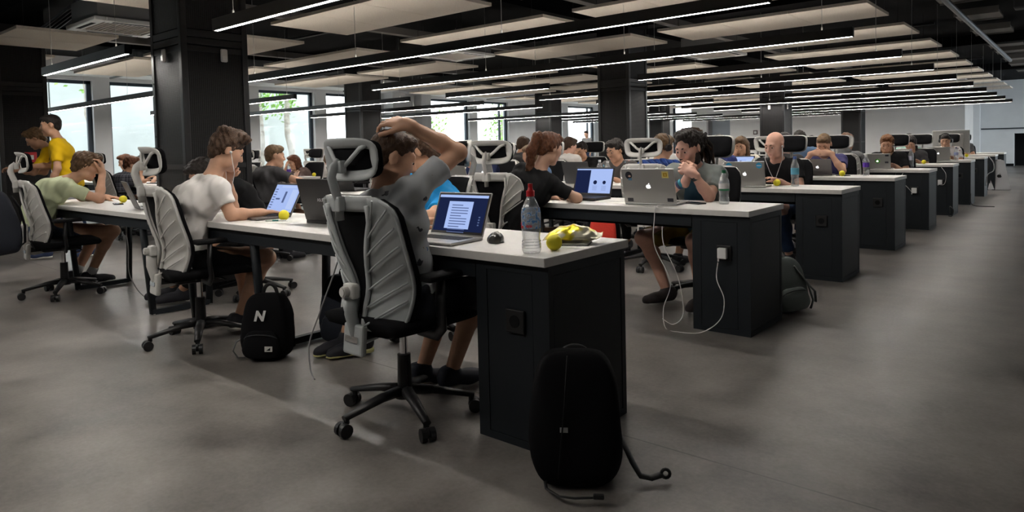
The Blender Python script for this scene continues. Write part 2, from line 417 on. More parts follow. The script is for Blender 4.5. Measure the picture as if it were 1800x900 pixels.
# clad columns
CW = .567
COLS = [(-4.10, .605), (-3.95, 7.36), (-3.95, 14.40), (-3.95, 21.4), (-10.6, 7.36), (-10.75, 14.4), (-10.74, 21.4), (-9.45, .62)]
def column(x, y, label):
    t = thing('clad_column', label, 'column', (x - CW / 2, y + CW / 2, 0))
    h = CW / 2
    c = MB(); c.b2((-h + .02, -h + .02, 0), (h - .02, h - .02, CZ)).build('column_core', BLKM, t)
    for k in range(4):
        R = Matrix.Rotation(k * PI / 2, 3, 'Z')
        m = MB()
        m.b2((-h + .05, -h + .008, .12), (h - .05, -h + .014, 2.03)); m.b2((-h + .05, -h + .008, 2.17), (h - .05, -h + .014, CZ - .02))
        bmesh.ops.rotate(m.bm, cent=(0, 0, 0), matrix=R, verts=m.bm.verts[:]); m.build('mesh_panel', PANEL_MESH, t)
        m = MB()
        m.b2((-h, -h, 2.10), (h, -h + .03, 2.16), .004); m.b2((-h, -h, 2.04), (h, -h + .03, 2.095), .004)
        m.b2((-h + .05, -h + .002, 1.985), (h - .05, -h + .02, 2.03), .003)
        m.b2((-h + .05, -h + .002, .06), (h - .05, -h + .02, .12)); m.b2((-h + .05, -h + .002, 1.02), (h - .05, -h + .02, 1.06))
        bmesh.ops.rotate(m.bm, cent=(0, 0, 0), matrix=R, verts=m.bm.verts[:]); m.build('cross_rail', mat('black_steel_rail', (.010, .010, .011), .4), t)
        m = MB(); m.b2((-h - .003, -h - .003, 0), (-h + .05, -h + .05, CZ - .001), .006)
        for z in (.4, .85, 1.3, 1.75): m.cyl((-h + .03, -h - .008, z), (-h + .03, -h, z), .008, n=8)
        bmesh.ops.rotate(m.bm, cent=(0, 0, 0), matrix=R, verts=m.bm.verts[:]); m.build('corner_post', mat('black_steel_rail'), t)
    return t
cl = ['black mesh-clad column nearest the camera, behind the man in white', 'black mesh-clad column behind the man with dreadlocks', 'black mesh-clad column behind the bald man', 'black mesh-clad column farthest from the camera, beside the grey back wall',
      'black mesh-clad column seen above the man clasping his head', 'black mesh-clad column near the windows, behind the ponytailed woman', 'black mesh-clad column by the far window bay', 'dark mesh-clad column behind the two standing men in yellow']
for (x, y), l in zip(COLS, cl): column(x, y, l)

def sensor(loc, rz, label):
    t = thing('motion_sensor', label, 'sensor', loc, rz)
    m = MB(); m.b2((-.03, -.022, -.055), (.03, .0, .055), .012, 3); m.build('housing', WHITEP, t, True)
    MB().b2((-.022, -.027, -.045), (.022, -.02, .0), .004).build('lens', mat('sensor_lens', (.9, .88, .85), .25), t)
sensor((-4.10 + .0005, .605 + .35, 1.965), PI / 2, 'white motion sensor on the lit face of the nearest column')
sensor((-4.10 - .30, .605 - .0005, 1.965), 0, 'white motion sensor on the dark side of the nearest column')
sensor((-3.95 - .34, 14.40 - .0005, 1.93), 0, 'white motion sensor on the column behind the bald man, facing the desks')
sensor((-3.95 + .0005, 14.40 + .2, 1.93), PI / 2, 'white motion sensor on the corridor face of the column behind the bald man')

# acoustic ceiling rafts
def rafts():
    blocks = [(-2.85, -.35, 'aisle end'), (-5.7, -3.25, 'beside the columns'), (-9.2, -6.65, 'middle of the hall'), (-12.1, -9.55, 'window side')]
    ACS = [(-6.73, .89, .93, .9), (-6.04, 5.74, .93, .93), (-3.13, 9.2, .94, .9)]
    for i in range(-2, 12):
        yf = 3.42 + 1.932 * i; yn = yf - 1.06
        if yn < YN + .2: continue
        for (a, b, nm) in blocks:
            rects = [(a, b)]
            for cx, cy, CWX, CWY in [(q_[0], q_[1], CW, CW) for q_ in COLS] + ACS:
                if cy - .03 < yf and cy + CWY + .03 > yn:
                    nr = []
                    for (p, q) in rects:
                        if cx - CWX - .05 < q and cx + .05 > p:
                            if cx - CWX - .06 - p > .3: nr.append((p, cx - CWX - .06))
                            if q - cx - .06 > .3: nr.append((cx + .06, q))
                        else: nr.append((p, q))
                    rects = nr
            for k, (p, q) in enumerate(rects):
                extra = '' if len(rects) == 1 else (', far side of a column' if k == 0 and len(rects) > 1 else ', near side of a column')
                t = thing('ceiling_raft', 'beige ceiling raft, %s line from the camera, %s%s' % (ORD[i + 2], nm, extra), 'ceiling panel', ((p + q) / 2, (yn + yf) / 2, 2.6), 0, 'acoustic rafts under the black ceiling')
                w, d = (q - p) / 2, (yf - yn) / 2
                m = MB(); n = max(1, round((q - p) / .82)); st = 2 * w / n
                for s in range(n): m.b2((-w + s * st + (.003 if s else 0), -d, 0), (-w + (s + 1) * st - (.003 if s < n - 1 else 0), d, .035))
                m.mi = 1; m.b2((-w + .02, -d + .02, .01), (w - .02, d - .02, .03)); m.build('raft_board', [PANELB, SEAM], t)
                for sx in (-w * .8, w * .8):
                    for sy in (-d * .8, d * .8): MB().cyl((sx, sy, .03), (sx, sy, CZ - 2.6), .003, n=6).build('hanger_rod', STEEL, t)
rafts()

# linear pendant lamps
def lamp(xl, xr, y, label):
    L = xr - xl
    t = thing('linear_pendant_lamp', label, 'lamp', ((xl + xr) / 2, y, 2.0), 0, 'linear pendant lamps over the desks')
    h = L / 2
    m = MB(); m.b2((-h, -.028, .001), (h, -.0135, .082)); m.b2((-h, .0135, .001), (h, .028, .082)); m.b2((-h, -.0135, .03), (h, .0135, .036))
    m.b2((-h, -.028, .0), (-h + .004, .028, .082)); m.b2((h - .004, -.028, .0), (h, .028, .082)); m.build('housing', mat('lamp_black', (.012, .012, .013), .35), t)
    MB().b2((-h + .004, -.0135, .0018), (h - .004, .0135, .008)).build('diffuser', LIT, t)
    MB().b2((-h + .05, -.013, .072), (h - .05, .013, .078)).build('raft_fill_strip', LITFILL, t)  # added glow on the lamp top, only there to brighten the rafts
    n = max(2, int(L / 1.6) + 1)
    for k in range(n):
        m = MB(); x = -h + .25 + (L - .5) * k / (n - 1); m.cyl((x, 0, .04), (x, 0, CZ - 2.0), .0022, n=6); m.cyl((x, 0, .07), (x, 0, .11), .007, n=8); m.build('suspension_wire', ALU, t)
LY = lambda i: 2.4053 + 1.963 * i
for i in (10, 11): lamp(-11.2, -4.6, LY(i), 'added black linear pendant lamp brightening the grey back wall, %s from it' % ('first' if i == 11 else 'second'))  # extra lamp lines added to light the back wall
for i in range(-2, 10):
    y = LY(i)
    xl = -6.42
    if i in (-1, 2, 5): xl = -3.2
    lamp(xl, -.036, y, 'long black linear pendant lamp, %s lamp line from the camera, corridor end' % ORD[i + 2])
    if i in (-1, 2, 5): lamp(-6.9, -4.72, y, 'short black linear pendant lamp beyond the columns, %s lamp line from the camera' % ORD[i + 2])
    if i >= 0 and i not in (5,): lamp(-13.9, -7.85 if i != 1 else -8.4, y, 'black linear pendant lamp over the window side desks, %s lamp line' % ORD[i + 2])

# ceiling services
def services():
    t = thing('air_conditioner', 'white ceiling cassette air conditioner beside the nearest column', 'air conditioner', (0, 0, 0))
    def ac(o, x, y, z):
        o.location = (x, y, z)
        m = MB(); m.b2((-.45, -.45, 0), (.45, -.33, .05), .01); m.b2((-.45, .33, 0), (.45, .45, .05), .01); m.b2((-.45, -.33, 0), (-.33, .33, .05), .01); m.b2((.33, -.33, 0), (.45, .33, .05), .01); m.build('face_frame', WHITEP, o)
        m = MB()
        for k in range(14): m.b2((-.33, -.33 + k * .047, .012), (.33, -.30 + k * .047, .03))
        m.build('intake_grille', mat('grille_beige', (.5, .45, .4), .6), o)
        m = MB()
        for k in range(4):
            a = k * PI / 2; R = Matrix.Rotation(a, 3, 'Z'); m.box(R @ V((0, .39, .002)), (.5, .05, .006), R)
        m.build('air_slots', BLKM, o)
        MB().b2((-.4, -.4, .05), (.4, .4, .3)).build('casing', mat('galvanised', (.3, .3, .3), .5, .5), o)
        for sx in (-.38, .38):
            for sy in (-.38, .38): MB().cyl((sx, sy, .25), (sx, sy, CZ - z), .004, n=6).build('hanger_rod', STEEL, o)
    ac(t, -7.19, 1.34, 2.62)
    t2 = thing('air_conditioner', 'white ceiling cassette air conditioner above the fourth desk row', 'air conditioner'); ac(t2, -6.5, 6.2, 2.64)
    t3 = thing('air_conditioner', 'white ceiling cassette air conditioner beyond the second column', 'air conditioner'); ac(t3, -3.6, 9.65, 2.66)
    # corridor services
    m = MB(); m.tube([(.085, 1, 2.86), (.085, 17.6, 2.86)], .04, 10, upv=(1, 0, 0)); tag(m.build('ceiling_pipe', mat('grey_pipe', (.22, .23, .24), .45, .3)), 'long grey pipe under the black ceiling along the corridor', 'pipe')
    m = MB(); m.tube([(2.2, 4, 2.98), (2.2, 26, 2.98)], .03, 10, upv=(1, 0, 0)); m.tube([(2.35, 4, 2.98), (2.35, 26, 2.98)], .03, 10, upv=(1, 0, 0)); tag(m.build('ceiling_pipes', mat('grey_pipe')), 'pair of grey pipes above the far side of the corridor', 'pipe')
    for i in range(11):
        y = 3.05 + 1.932 * i + (.0 if i not in (2, 6, 9) else (-.35 if i != 6 else .56))
        m = MB(); m.b2((-.1, y - .34, 2.97), (.46, y + .34, 3.0)); m.b2((-.1, y - .36, 2.95), (.46, y - .34, 3.05)); m.b2((-.1, y + .34, 2.95), (.46, y + .36, 3.05))
        tag(m.build('cable_tray', mat('dark_tray', (.15, .14, .13), .6)), 'dark metal cable tray over the corridor edge, %s from the camera' % ORD[i], 'cable tray', 'cable trays over the corridor')
        m = MB(); m.b2((.75, y - .1, 2.72), (2.05, y + .1, 2.90), .02); 
        tag(m.build('air_duct', mat('duct_black', (.055, .055, .06), .5)), 'black air duct across the corridor ceiling, %s from the camera' % ORD[i], 'duct', 'black ducts over the corridor')
    # trunking lines across the hall
    for k, x in enumerate((-3.05, -6.2, -9.4)):
        m = MB(); m.b2((x - .06, -3, 2.80), (x + .06, 25, 2.86)); m.b2((x - .06, -3, 2.86), (x - .05, 25, 2.9)); m.b2((x + .05, -3, 2.86), (x + .06, 25, 2.9))
        tag(m.build('cable_trunking', mat('dark_tray')), 'dark cable trunking between raft columns, %s from the corridor' % ORD[k], 'cable tray')
    for k, y in enumerate((3.62, 9.42, 15.2)):
        m = MB(); m.tube([(-14, y, 2.75), (-.2, y, 2.75)], .02, 8); tag(m.build('sprinkler_pipe', BLK), 'black sprinkler pipe across the hall, %s from the camera' % ORD[k], 'pipe')
    m = MB()
    for k in range(4):
        o = k * .05
        m.tube([(-7.0, 1.3 + o, 3.05), (-7.5, 1.15 + o, 3.03), (-8.1, 1.05 + o, 2.95), (-8.7, 1.0 + o, 2.83), (-9.4, .98 + o, 2.76)], .018, 8)
    tag(m.build('cable_bundle', mat('cable_grey', (.10, .10, .105), .35, .2)), 'curving bundle of dark ducts hanging below the ceiling', 'cables')
services()

# outside the windows
def outside():
    o = MB().b2((-60, -40, -.7), (X0 - .32, 70, -.5)).build('ground_outside', mat('gravel', (.46, .44, .38), .9, var=.25, vscale=1.2)); o['kind'] = 'structure'
    o = MB().b2((X1 + .32, -40, -.7), (60, 70, -.5)).build('ground_outside_corridor', mat('paving', (.42, .45, .48), .9)); o['kind'] = 'structure'
    cw = mat('pale_concrete', (.44, .47, .47), .9, var=.12, vscale=.8)
    for k in range(6):
        m = MB(); m.b2((-19.3, -12 + k * 4, -.6), (-19.1, -8.03 + k * 4, 3.15)); m.mi = 1; m.b2((-19.1, -12 + k * 4, -.6), (-18.9, -8 + k * 4, -.05))
        tag(m.build('concrete_wall_panel', [cw, mat('gravel')]), 'pale concrete boundary wall panel outside the windows, %s along' % ORD[k], 'wall', 'concrete boundary wall panels outside')
    bark = mat('pale_bark', (.34, .31, .27), .9, var=.3, vscale=8); leaf = mat('green_leaf', (.22, .42, .09), .7, var=.4, vscale=1)
    spots = [(-18.2, 4.6, .07, 3.3, 'slim tree outside the second window, green crown over the wall'), (-17.6, 9.15, .12, 2.6, 'leaning pale tree trunk outside the tall window'), (-17.8, 10.1, .12, 2.6, 'curved pale tree trunk next to the leaning one outside'), (-18.2, 8.0, .22, 2.8, 'thick square-barked tree trunk outside the tall window'),
             (-19.9, 3.2, .1, 3.0, 'leafy tree behind the concrete wall'), (-20, 18.2, .12, 1.4, 'leafy green tree outside the middle windows'), (-19, 21.6, .1, 1.6, 'pale green tree outside the far windows')]
    for (x, y, r, zc, l) in spots:
        t = thing('tree', l, 'tree', (x, y, -.52)); rd = random.Random(int(y * 10))
        pts = [(0, 0, 0)]; px = py = 0
        for k in range(1, 9):
            px += rd.uniform(-.10, .12); py += rd.uniform(-.14, .08); pts.append((px, py, k * .55))
        MB().tube(pts, [r * (1 - .06 * k) for k in range(9)], 10, upv=(1, 0, 0)).build('trunk', bark, t)
        m = MB()
        for k in range(420):
            a = rd.uniform(0, 2 * PI); rr = rd.uniform(.05, .40 if zc in (2.6, 2.8) else .95) ; z = zc + .55 + rd.gauss(.55, .45)
            c = V((px * .6 + rr * math.cos(a), py * .6 + rr * math.sin(a), z)); n = V((rd.uniform(-1, 1), rd.uniform(-1, 1), rd.uniform(-1, 1))).normalized(); s = rd.uniform(.05, .11)
            u = n.orthogonal().normalized(); v = n.cross(u)
            m.poly([c - u * s, c + v * s * .5, c + u * s, c - v * s * .5])
        m.build('foliage', leaf, t, fix=False)
outside()
# ================================================================ desks and end cabinets
DD = .5863; DH = .74; TH = .0345
def desk(xl, xr, i, label, cab_end, protos={}):
    L = xr - xl
    t = thing('long_desk', label, 'desk', ((xl + xr) / 2, row(i), 0), 0, 'long white-topped desks in rows')
    h = L / 2
    MB().b2((-h, 0, DH - TH), (h, DD, DH), .002, 1).build('tabletop', DESK_W, t)
    m = MB(); e = h - (.37 if cab_end else .1)
    m.b2((-h + .12, .03, DH - TH - .075), (e, .055, DH - TH)); m.b2((-h + .12, DD - .055, DH - TH - .075), (e, DD - .03, DH - TH)); m.build('side_rail', CAB, t)
    m = MB(); m.b2((-h + .2, .2, .60), (e - .05, .205, .69)); m.b2((-h + .2, .38, .60), (e - .05, .385, .69)); m.b2((-h + .2, .2, .595), (e - .05, .385, .60)); m.build('cable_tray', BLKM, t)
    xs = [-h + .12, -h + .95] if cab_end else [h - .30, -h + .80]
    for x in xs:
        m = MB()
        for ya, yb in ((.05, .10), (DD - .05, DD - .08)):
            m.tube([(x, ya, DH - TH), (x, yb, 0.012)], .026, 4, flat=.026, upv=(1, 1, 0))
        m.b2((x - .02, .09, .008), (x + .02, DD - .08, .045)); m.b2((x - .02, .04, DH - TH - .04), (x + .02, DD - .04, DH - TH))
        m.build('leg_frame', CAB, t)
        for fy in (.10, DD - .08): MB().cyl((x, fy, 0), (x, fy, .014), .022, n=10).build('foot', CHROME, t)
    return t
def socket(parent, name='socket'):
    o = MB().b2((-.045, -.012, -.045), (.045, 0, .045), .004).build(name, BLK, parent)
    m = MB(); m.cyl((0, -.014, 0), (0, -.011, 0), .024, n=20); m.build('socket_hole', BLKM, o)
    return o
def cabinet(i, label):
    t = thing('end_cabinet', label, 'cabinet', (-.0048, row(i) + .027, 0), 0, 'charcoal cabinets at the desk ends')
    W, D, H = .358, DD - .054, DH - TH - .001
    MB().b2((-W, .004, 0), (-.004, D - .004, H), .003, 1).build('body', CABD, t)
    m = MB()   # frame round the front door and the end panel, front at -y, end at +x
    fz0, fz1 = .03, H - .035
    for y0, y1 in ((0, .012), (D - .012, D)):
        m.b2((-W, y0, 0), (-W + .055, y1, H)); m.b2((-.075, y0, 0), (-.0, y1, H)); m.b2((-W + .055, y0, 0), (-.075, y1, fz0)); m.b2((-W + .055, y0, fz1), (-.075, y1, H))
    m.b2((-.012, .012, 0), (0, .03, H)); m.b2((-.012, D - .03, 0), (0, D - .012, H)); m.b2((-.012, .03, 0), (0, D - .03, fz0)); m.b2((-.012, .03, fz1), (0, D - .03, H))
    m.b2((-W, .012, 0), (-W + .01, D - .012, H))
    m.build('frame', CAB, t)
    MB().b2((-W + .0575, .0015, fz0 + .0025), (-.0775, .013, fz1 - .0025), .001, 1).build('door', CAB, t)
    MB().b2((-.013, .0325, fz0 + .0025), (-.0015, D - .0325, fz1 - .0025), .001, 1).build('end_panel', CAB, t)
    MB().b2((-W + .0575, D - .013, fz0 + .0025), (-.0775, D - .0015, fz1 - .0025), .001, 1).build('door', CAB, t)
    s = socket(t); s.location = (-.155, .0, .485)
    return t
for i in range(10):
    n = ORD[i]
    desk(-3.05, 0, i, 'white-topped desk of the %s row, corridor end with the cabinet' % n, True)
    cabinet(i, 'charcoal end cabinet under the %s desk from the camera' % n)
    desk(-5.9, -3.30, i, 'white-topped desk of the %s row, beside the columns' % n, False)
    if i:
        desk(-10.6, -7.9, i, 'white-topped desk of the %s row, middle of the window side' % n, False)
        desk(-13.4, -10.7, i, 'white-topped desk of the %s row, close to the windows' % n, False)

# ================================================================ the office chair
def make_chair(frame_mat):
    t = thing('office_chair', 'x', 'chair')
    # five-star base
    for k in range(5):
        a = math.radians(49.2 + 72 * k); d = V((math.cos(a), math.sin(a), 0))
        m = MB(); m.tube([d * .03 + V((0, 0, .115)), d * .12 + V((0, 0, .108)), d * .295 + V((0, 0, .072))], [.028, .026, .017], 8, flat=[.024, .018, .012]); m.cyl(d * .283 + V((0, 0, .05)), d * .283 + V((0, 0, .08)), .012, n=10)
        lg = m.build('base_leg', BLK, t)
        c = d * .298; sd = V((-d.y, d.x, 0))
        m = MB(); m.cyl(c + sd * .008 + V((0, 0, .028)), c + sd * .028 + V((0, 0, .028)), .028, n=16); m.cyl(c - sd * .008 + V((0, 0, .028)), c - sd * .028 + V((0, 0, .028)), .028, n=16); m.cyl(c - sd * .02 + V((0, 0, .028)), c + sd * .02 + V((0, 0, .028)), .01, n=8); m.sph(c + V((0, 0, .036)), .022, (.9, .9, 1), 10)
        m.build('caster', BLK, lg)
    m = MB(); m.cyl((0, 0, .085), (0, 0, .13), .045, .04, 20); m.cyl((0, 0, .13), (0, 0, .27), .031, .028, 20); m.build('lift_sleeve', BLK, t)
    MB().cyl((0, 0, .26), (0, 0, .385), .017, n=16).build('gas_lift', CHROME, t)
    m = MB(); m.b2((-.1, -.16, .375), (.1, .12, .42), .02); m.b2((-.05, -.24, .385), (.05, -.1, .425), .01); m.build('tilt_mechanism', BLK, t)
    MB().tube([(.05, .05, .40), (.16, .08, .395), (.22, .09, .385)], .006, 8).build('tilt_lever', BLK, t)
    # seat cushion: rounded, waterfall front
    def sf(u, v):
        x = (u - .5) * .50; y = -.235 + v * .47
        ex = abs(u - .5) * 2; ey = abs(v - .5) * 2
        z = .482 - .022 * ex ** 6 - .02 * (max(0, v - .7) / .3) ** 2 - .012 * (1 - ex ** 2) * (1 - ey ** 2)
        x *= 1 - .10 * max(0, ey - .5) ** 2 * 4 * .5
        return (x, y, z)
    m = MB(); fs = m.grid(sf, 14, 12); 
    r = bmesh.ops.extrude_face_region(m.bm, geom=fs); vs = [g for g in r['geom'] if isinstance(g, bmesh.types.BMVert)]
    for v in vs: v.co.z = .42; v.co.x *= .93; v.co.y *= .93
    m.build('seat', BLKF, t, True)
    # armrests
    for sx in (-1, 1):
        m = MB(); m.tube([(sx * .12, -.02, .405), (sx * .24, -.02, .40), (sx * .27, -.02, .43), (sx * .272, -.03, .52), (sx * .268, -.02, .625)], [.03, .03, .032, .034, .03], 8, flat=[.012, .012, .014, .014, .013], upv=(0, 1, 0))
        a = m.build('armrest', BLK, t)
        MB().box((sx * .262, .01, .637), (.085, .235, .028), None, .012, 3).build('arm_pad', BLKM, a)
    # backrest surface
    def yb(z): 
        f = (z - .36) / .6
        return -.215 - .035 * math.sin(f * 2.9) * 0 - .13 * max(0, f - .35) ** 1.25 - .02 * (1 - f) + .028 * math.exp(-((f - .38) / .2) ** 2)
    def wo(z):
        f = (z - .36) / .6
        return (.205 + .035 * math.sin(min(1, max(0, f)) * 2.6)) * (1 - .25 * max(0, (f - .88) / .12) ** 2.2) * (1 - .22 * max(0, (.20 - f) / .10) ** 2 * (f < .2))
    def wi(z):
        f = (z - .36) / .6
        return .036 + .105 * min(.93, max(0, (f - .28) / .62)) ** 1.35
    def P(x, z, off=0):
        return (x, yb(z) + 1.45 * x * x + off, z)
    m = MB()
    for sx in (-1, 1):
        fs = m.grid(lambda u, v: P(sx * (wi(.425 + .535 * v) + u * (wo(.425 + .535 * v) - wi(.425 + .535 * v))), .425 + .535 * v), 7, 22); m.solid(fs, .016)
    fs = m.grid(lambda u, v: P((u - .5) * 2 * (wi(.958 - .058 * (1 - v)) + .012), .905 + .058 * v + .0), 8, 3); m.solid(fs, .018)
    m.box(P(0, .388, -.012), (.125, .030, .125), Matrix.Rotation(-.10, 3, 'X'), .010, 2)
    for sx in (-1, 1):      # raised chevron ribs and rims
        for k in range(7):
            z = .445 + .072 * k
            a, b = wi(z) + .012, wo(min(.955, z + .11)) - .012
            pts = [P(sx * (a + (b - a) * q / 5), z + min(.11, .95 - z) * q / 5, -.0145) for q in range(6)]; m.tube(pts, .0045, 6, upv=(0, 1, 0))
        m.tube([P(sx * wi(.40 + .53 * q / 16), .40 + .53 * q / 16, -.006) for q in range(17)], .012, 6, flat=.010, upv=(0, 1, 0))
        m.tube([P(sx * (wo(.43 + .52 * q / 16) - .004), .43 + .52 * q / 16, -.002) for q in range(17)], .007, 6, upv=(0, 1, 0))
    bf = m.build('back_frame', frame_mat, t)
    m = MB(); m.box(P(0, .392, -.0305), (.085, .004, .024), Matrix.Rotation(-.10, 3, 'X')); m.build('chrome_badge', CHROME, bf)
    m = MB(); fs = m.grid(lambda u, v: P((u - .5) * 2 * (wo(.4 + .555 * v) + .007), .4 + .555 * v, .022), 14, 16); m.solid(fs, .006)
    m.build('back_mesh', BLKF, t, True)
    m = MB(); m.b2((-.034, -.275, .555), (.034, -.235, .615), .010); m.cyl((0, -.298, .585), (0, -.27, .585), .021, n=18); m.cyl((0, -.302, .585), (0, -.297, .585), .016, n=18); m.build('lumbar_adjuster', CHAIRW, t, False)
    m = MB(); m.tube([(0, -.23, .385), (0, -.24, .42), (0, -.262, .50), (0, -.26, .56)], .03, 8, flat=.014, upv=(1, 0, 0)); m.tube([(0, -.1, .405), (0, -.2, .39), (0, -.245, .40)], .035, 8, flat=.016, upv=(1, 0, 0)); m.build('back_bracket', frame_mat, t)
    # headrest
    m = MB(); yt = yb(.93)
    m.tube([(0, yt - .012, .87), (0, yt - .016, .95), (0, yt - .030, .99), (0, yt - .045, 1.04), (0, yt - .035, 1.075), (0, yt - .005, 1.098)], .021, 8, flat=.011, upv=(1, 0, 0)); m.b2((-.026, yt - .034, .905), (.026, yt - .0, .965), .006)
    m.build('headrest_stem', frame_mat, t)
    hz = 1.108
    def H(x, z, off=0): return (x, yt + .012 + 1.7 * x * x + off - .15 * (z - hz) ** 1, z)
    def loop(r):
        pts = []
        for k in range(28):
            a = 2 * PI * k / 28; c, s_ = math.cos(a), math.sin(a); q = .42
            x = .150 * math.copysign(abs(c) ** q, c) * (1 + .07 * s_); z = hz + .064 * math.copysign(abs(s_) ** q, s_)
            pts.append((x, z))
        return pts
    lp = loop(1)
    m = MB(); m.tube([H(x, z) for x, z in lp], .0255, 8, flat=.008, upv=(0, 1, 0), closed=True)
    for sx in (-1, 1): m.tube([H(sx * .01, 1.078, -.012), H(sx * .05, 1.105, -.01), H(sx * .10, 1.150, -.004), H(sx * .128, 1.163, 0)], .011, 6, flat=.008, upv=(0, 1, 0))
    m.b2((-.024, yt - .02, 1.055), (.024, yt + .012, 1.105), .006)
    m.build('headrest_frame', frame_mat, t)
    m = MB(); c0 = m.bm.verts.new(H(0, hz, .012)); vs = [m.bm.verts.new(H(x * 1.10, hz + (z - hz) * 1.22, .018)) for x, z in lp]
    mid = [m.bm.verts.new(H(x * .5, hz + (z - hz) * .5, .014)) for x, z in lp]
    for k in range(len(vs)):
        n = (k + 1) % len(vs); m.bm.faces.new((vs[k], vs[n], mid[n], mid[k])); m.bm.faces.new((mid[k], mid[n], c0))
    m.solid(m.bm.faces[:], .005); m.build('headrest_mesh', BLKF, t, True)
    return t
CHAIR_P = {}
def chair(x, y, rz, label, grey=False):
    k = 'g' if grey else 'w'
    if k not in CHAIR_P:
        CHAIR_P[k] = make_chair(CHAIRG if grey else CHAIRW); first = True
    else: first = False
    o = CHAIR_P[k] if first else copy_tree(CHAIR_P[k])
    o.location = (x, y, 0); o.rotation_euler = (0, 0, rz); o['label'] = label; o['group'] = 'mesh office chairs'
    return o

# ================================================================ laptops, balls, bottles and other desk things
SCR = emis('screen_pale_blue', (.42, .55, .95), .62); SCRD = emis('screen_navy', (.010, .016, .055), .7); SCRW = emis('screen_page', (.42, .52, .80), .75); SCRT = emis('screen_text', (.10, .14, .30), .6)
KEYB = mat('keys_black', (.012, .012, .012), .6)
LOGO = emis('glowing_white_logo', (1, 1, 1), 1.1)
APPLE = []
def _apple():
    # outline of a bitten fruit, unit height about 1, centred
    R = []
    for k in range(40):
        a = 2 * PI * k / 40 + PI / 2; c, s_ = math.cos(a), math.sin(a)
        r = .43 * (1 + .10 * math.cos(2 * a)) - .055 * math.exp(-((a - PI / 2) / .25) ** 2) - .055 * math.exp(-((a - PI / 2 - 2 * PI) / .25) ** 2) - .05 * math.exp(-((a - 3 * PI / 2) / .22) ** 2)
        x, z = r * c * .98, r * s_ - .08
        d = math.hypot(x - .50, z - .02)
        if d < .20: x, z = .50 + (x - .50) / d * .20 * 1, .02 + (z - .02) / d * .20; x = min(x, .5 - math.sqrt(max(0, .04 - (z - .02) ** 2)))
        R.append((x, z))
    leaf = [(-.02, .36), (.02, .46), (.10, .54), (.19, .57), (.18, .48), (.12, .40), (.04, .36)]
    return R, leaf
APPLE = _apple()
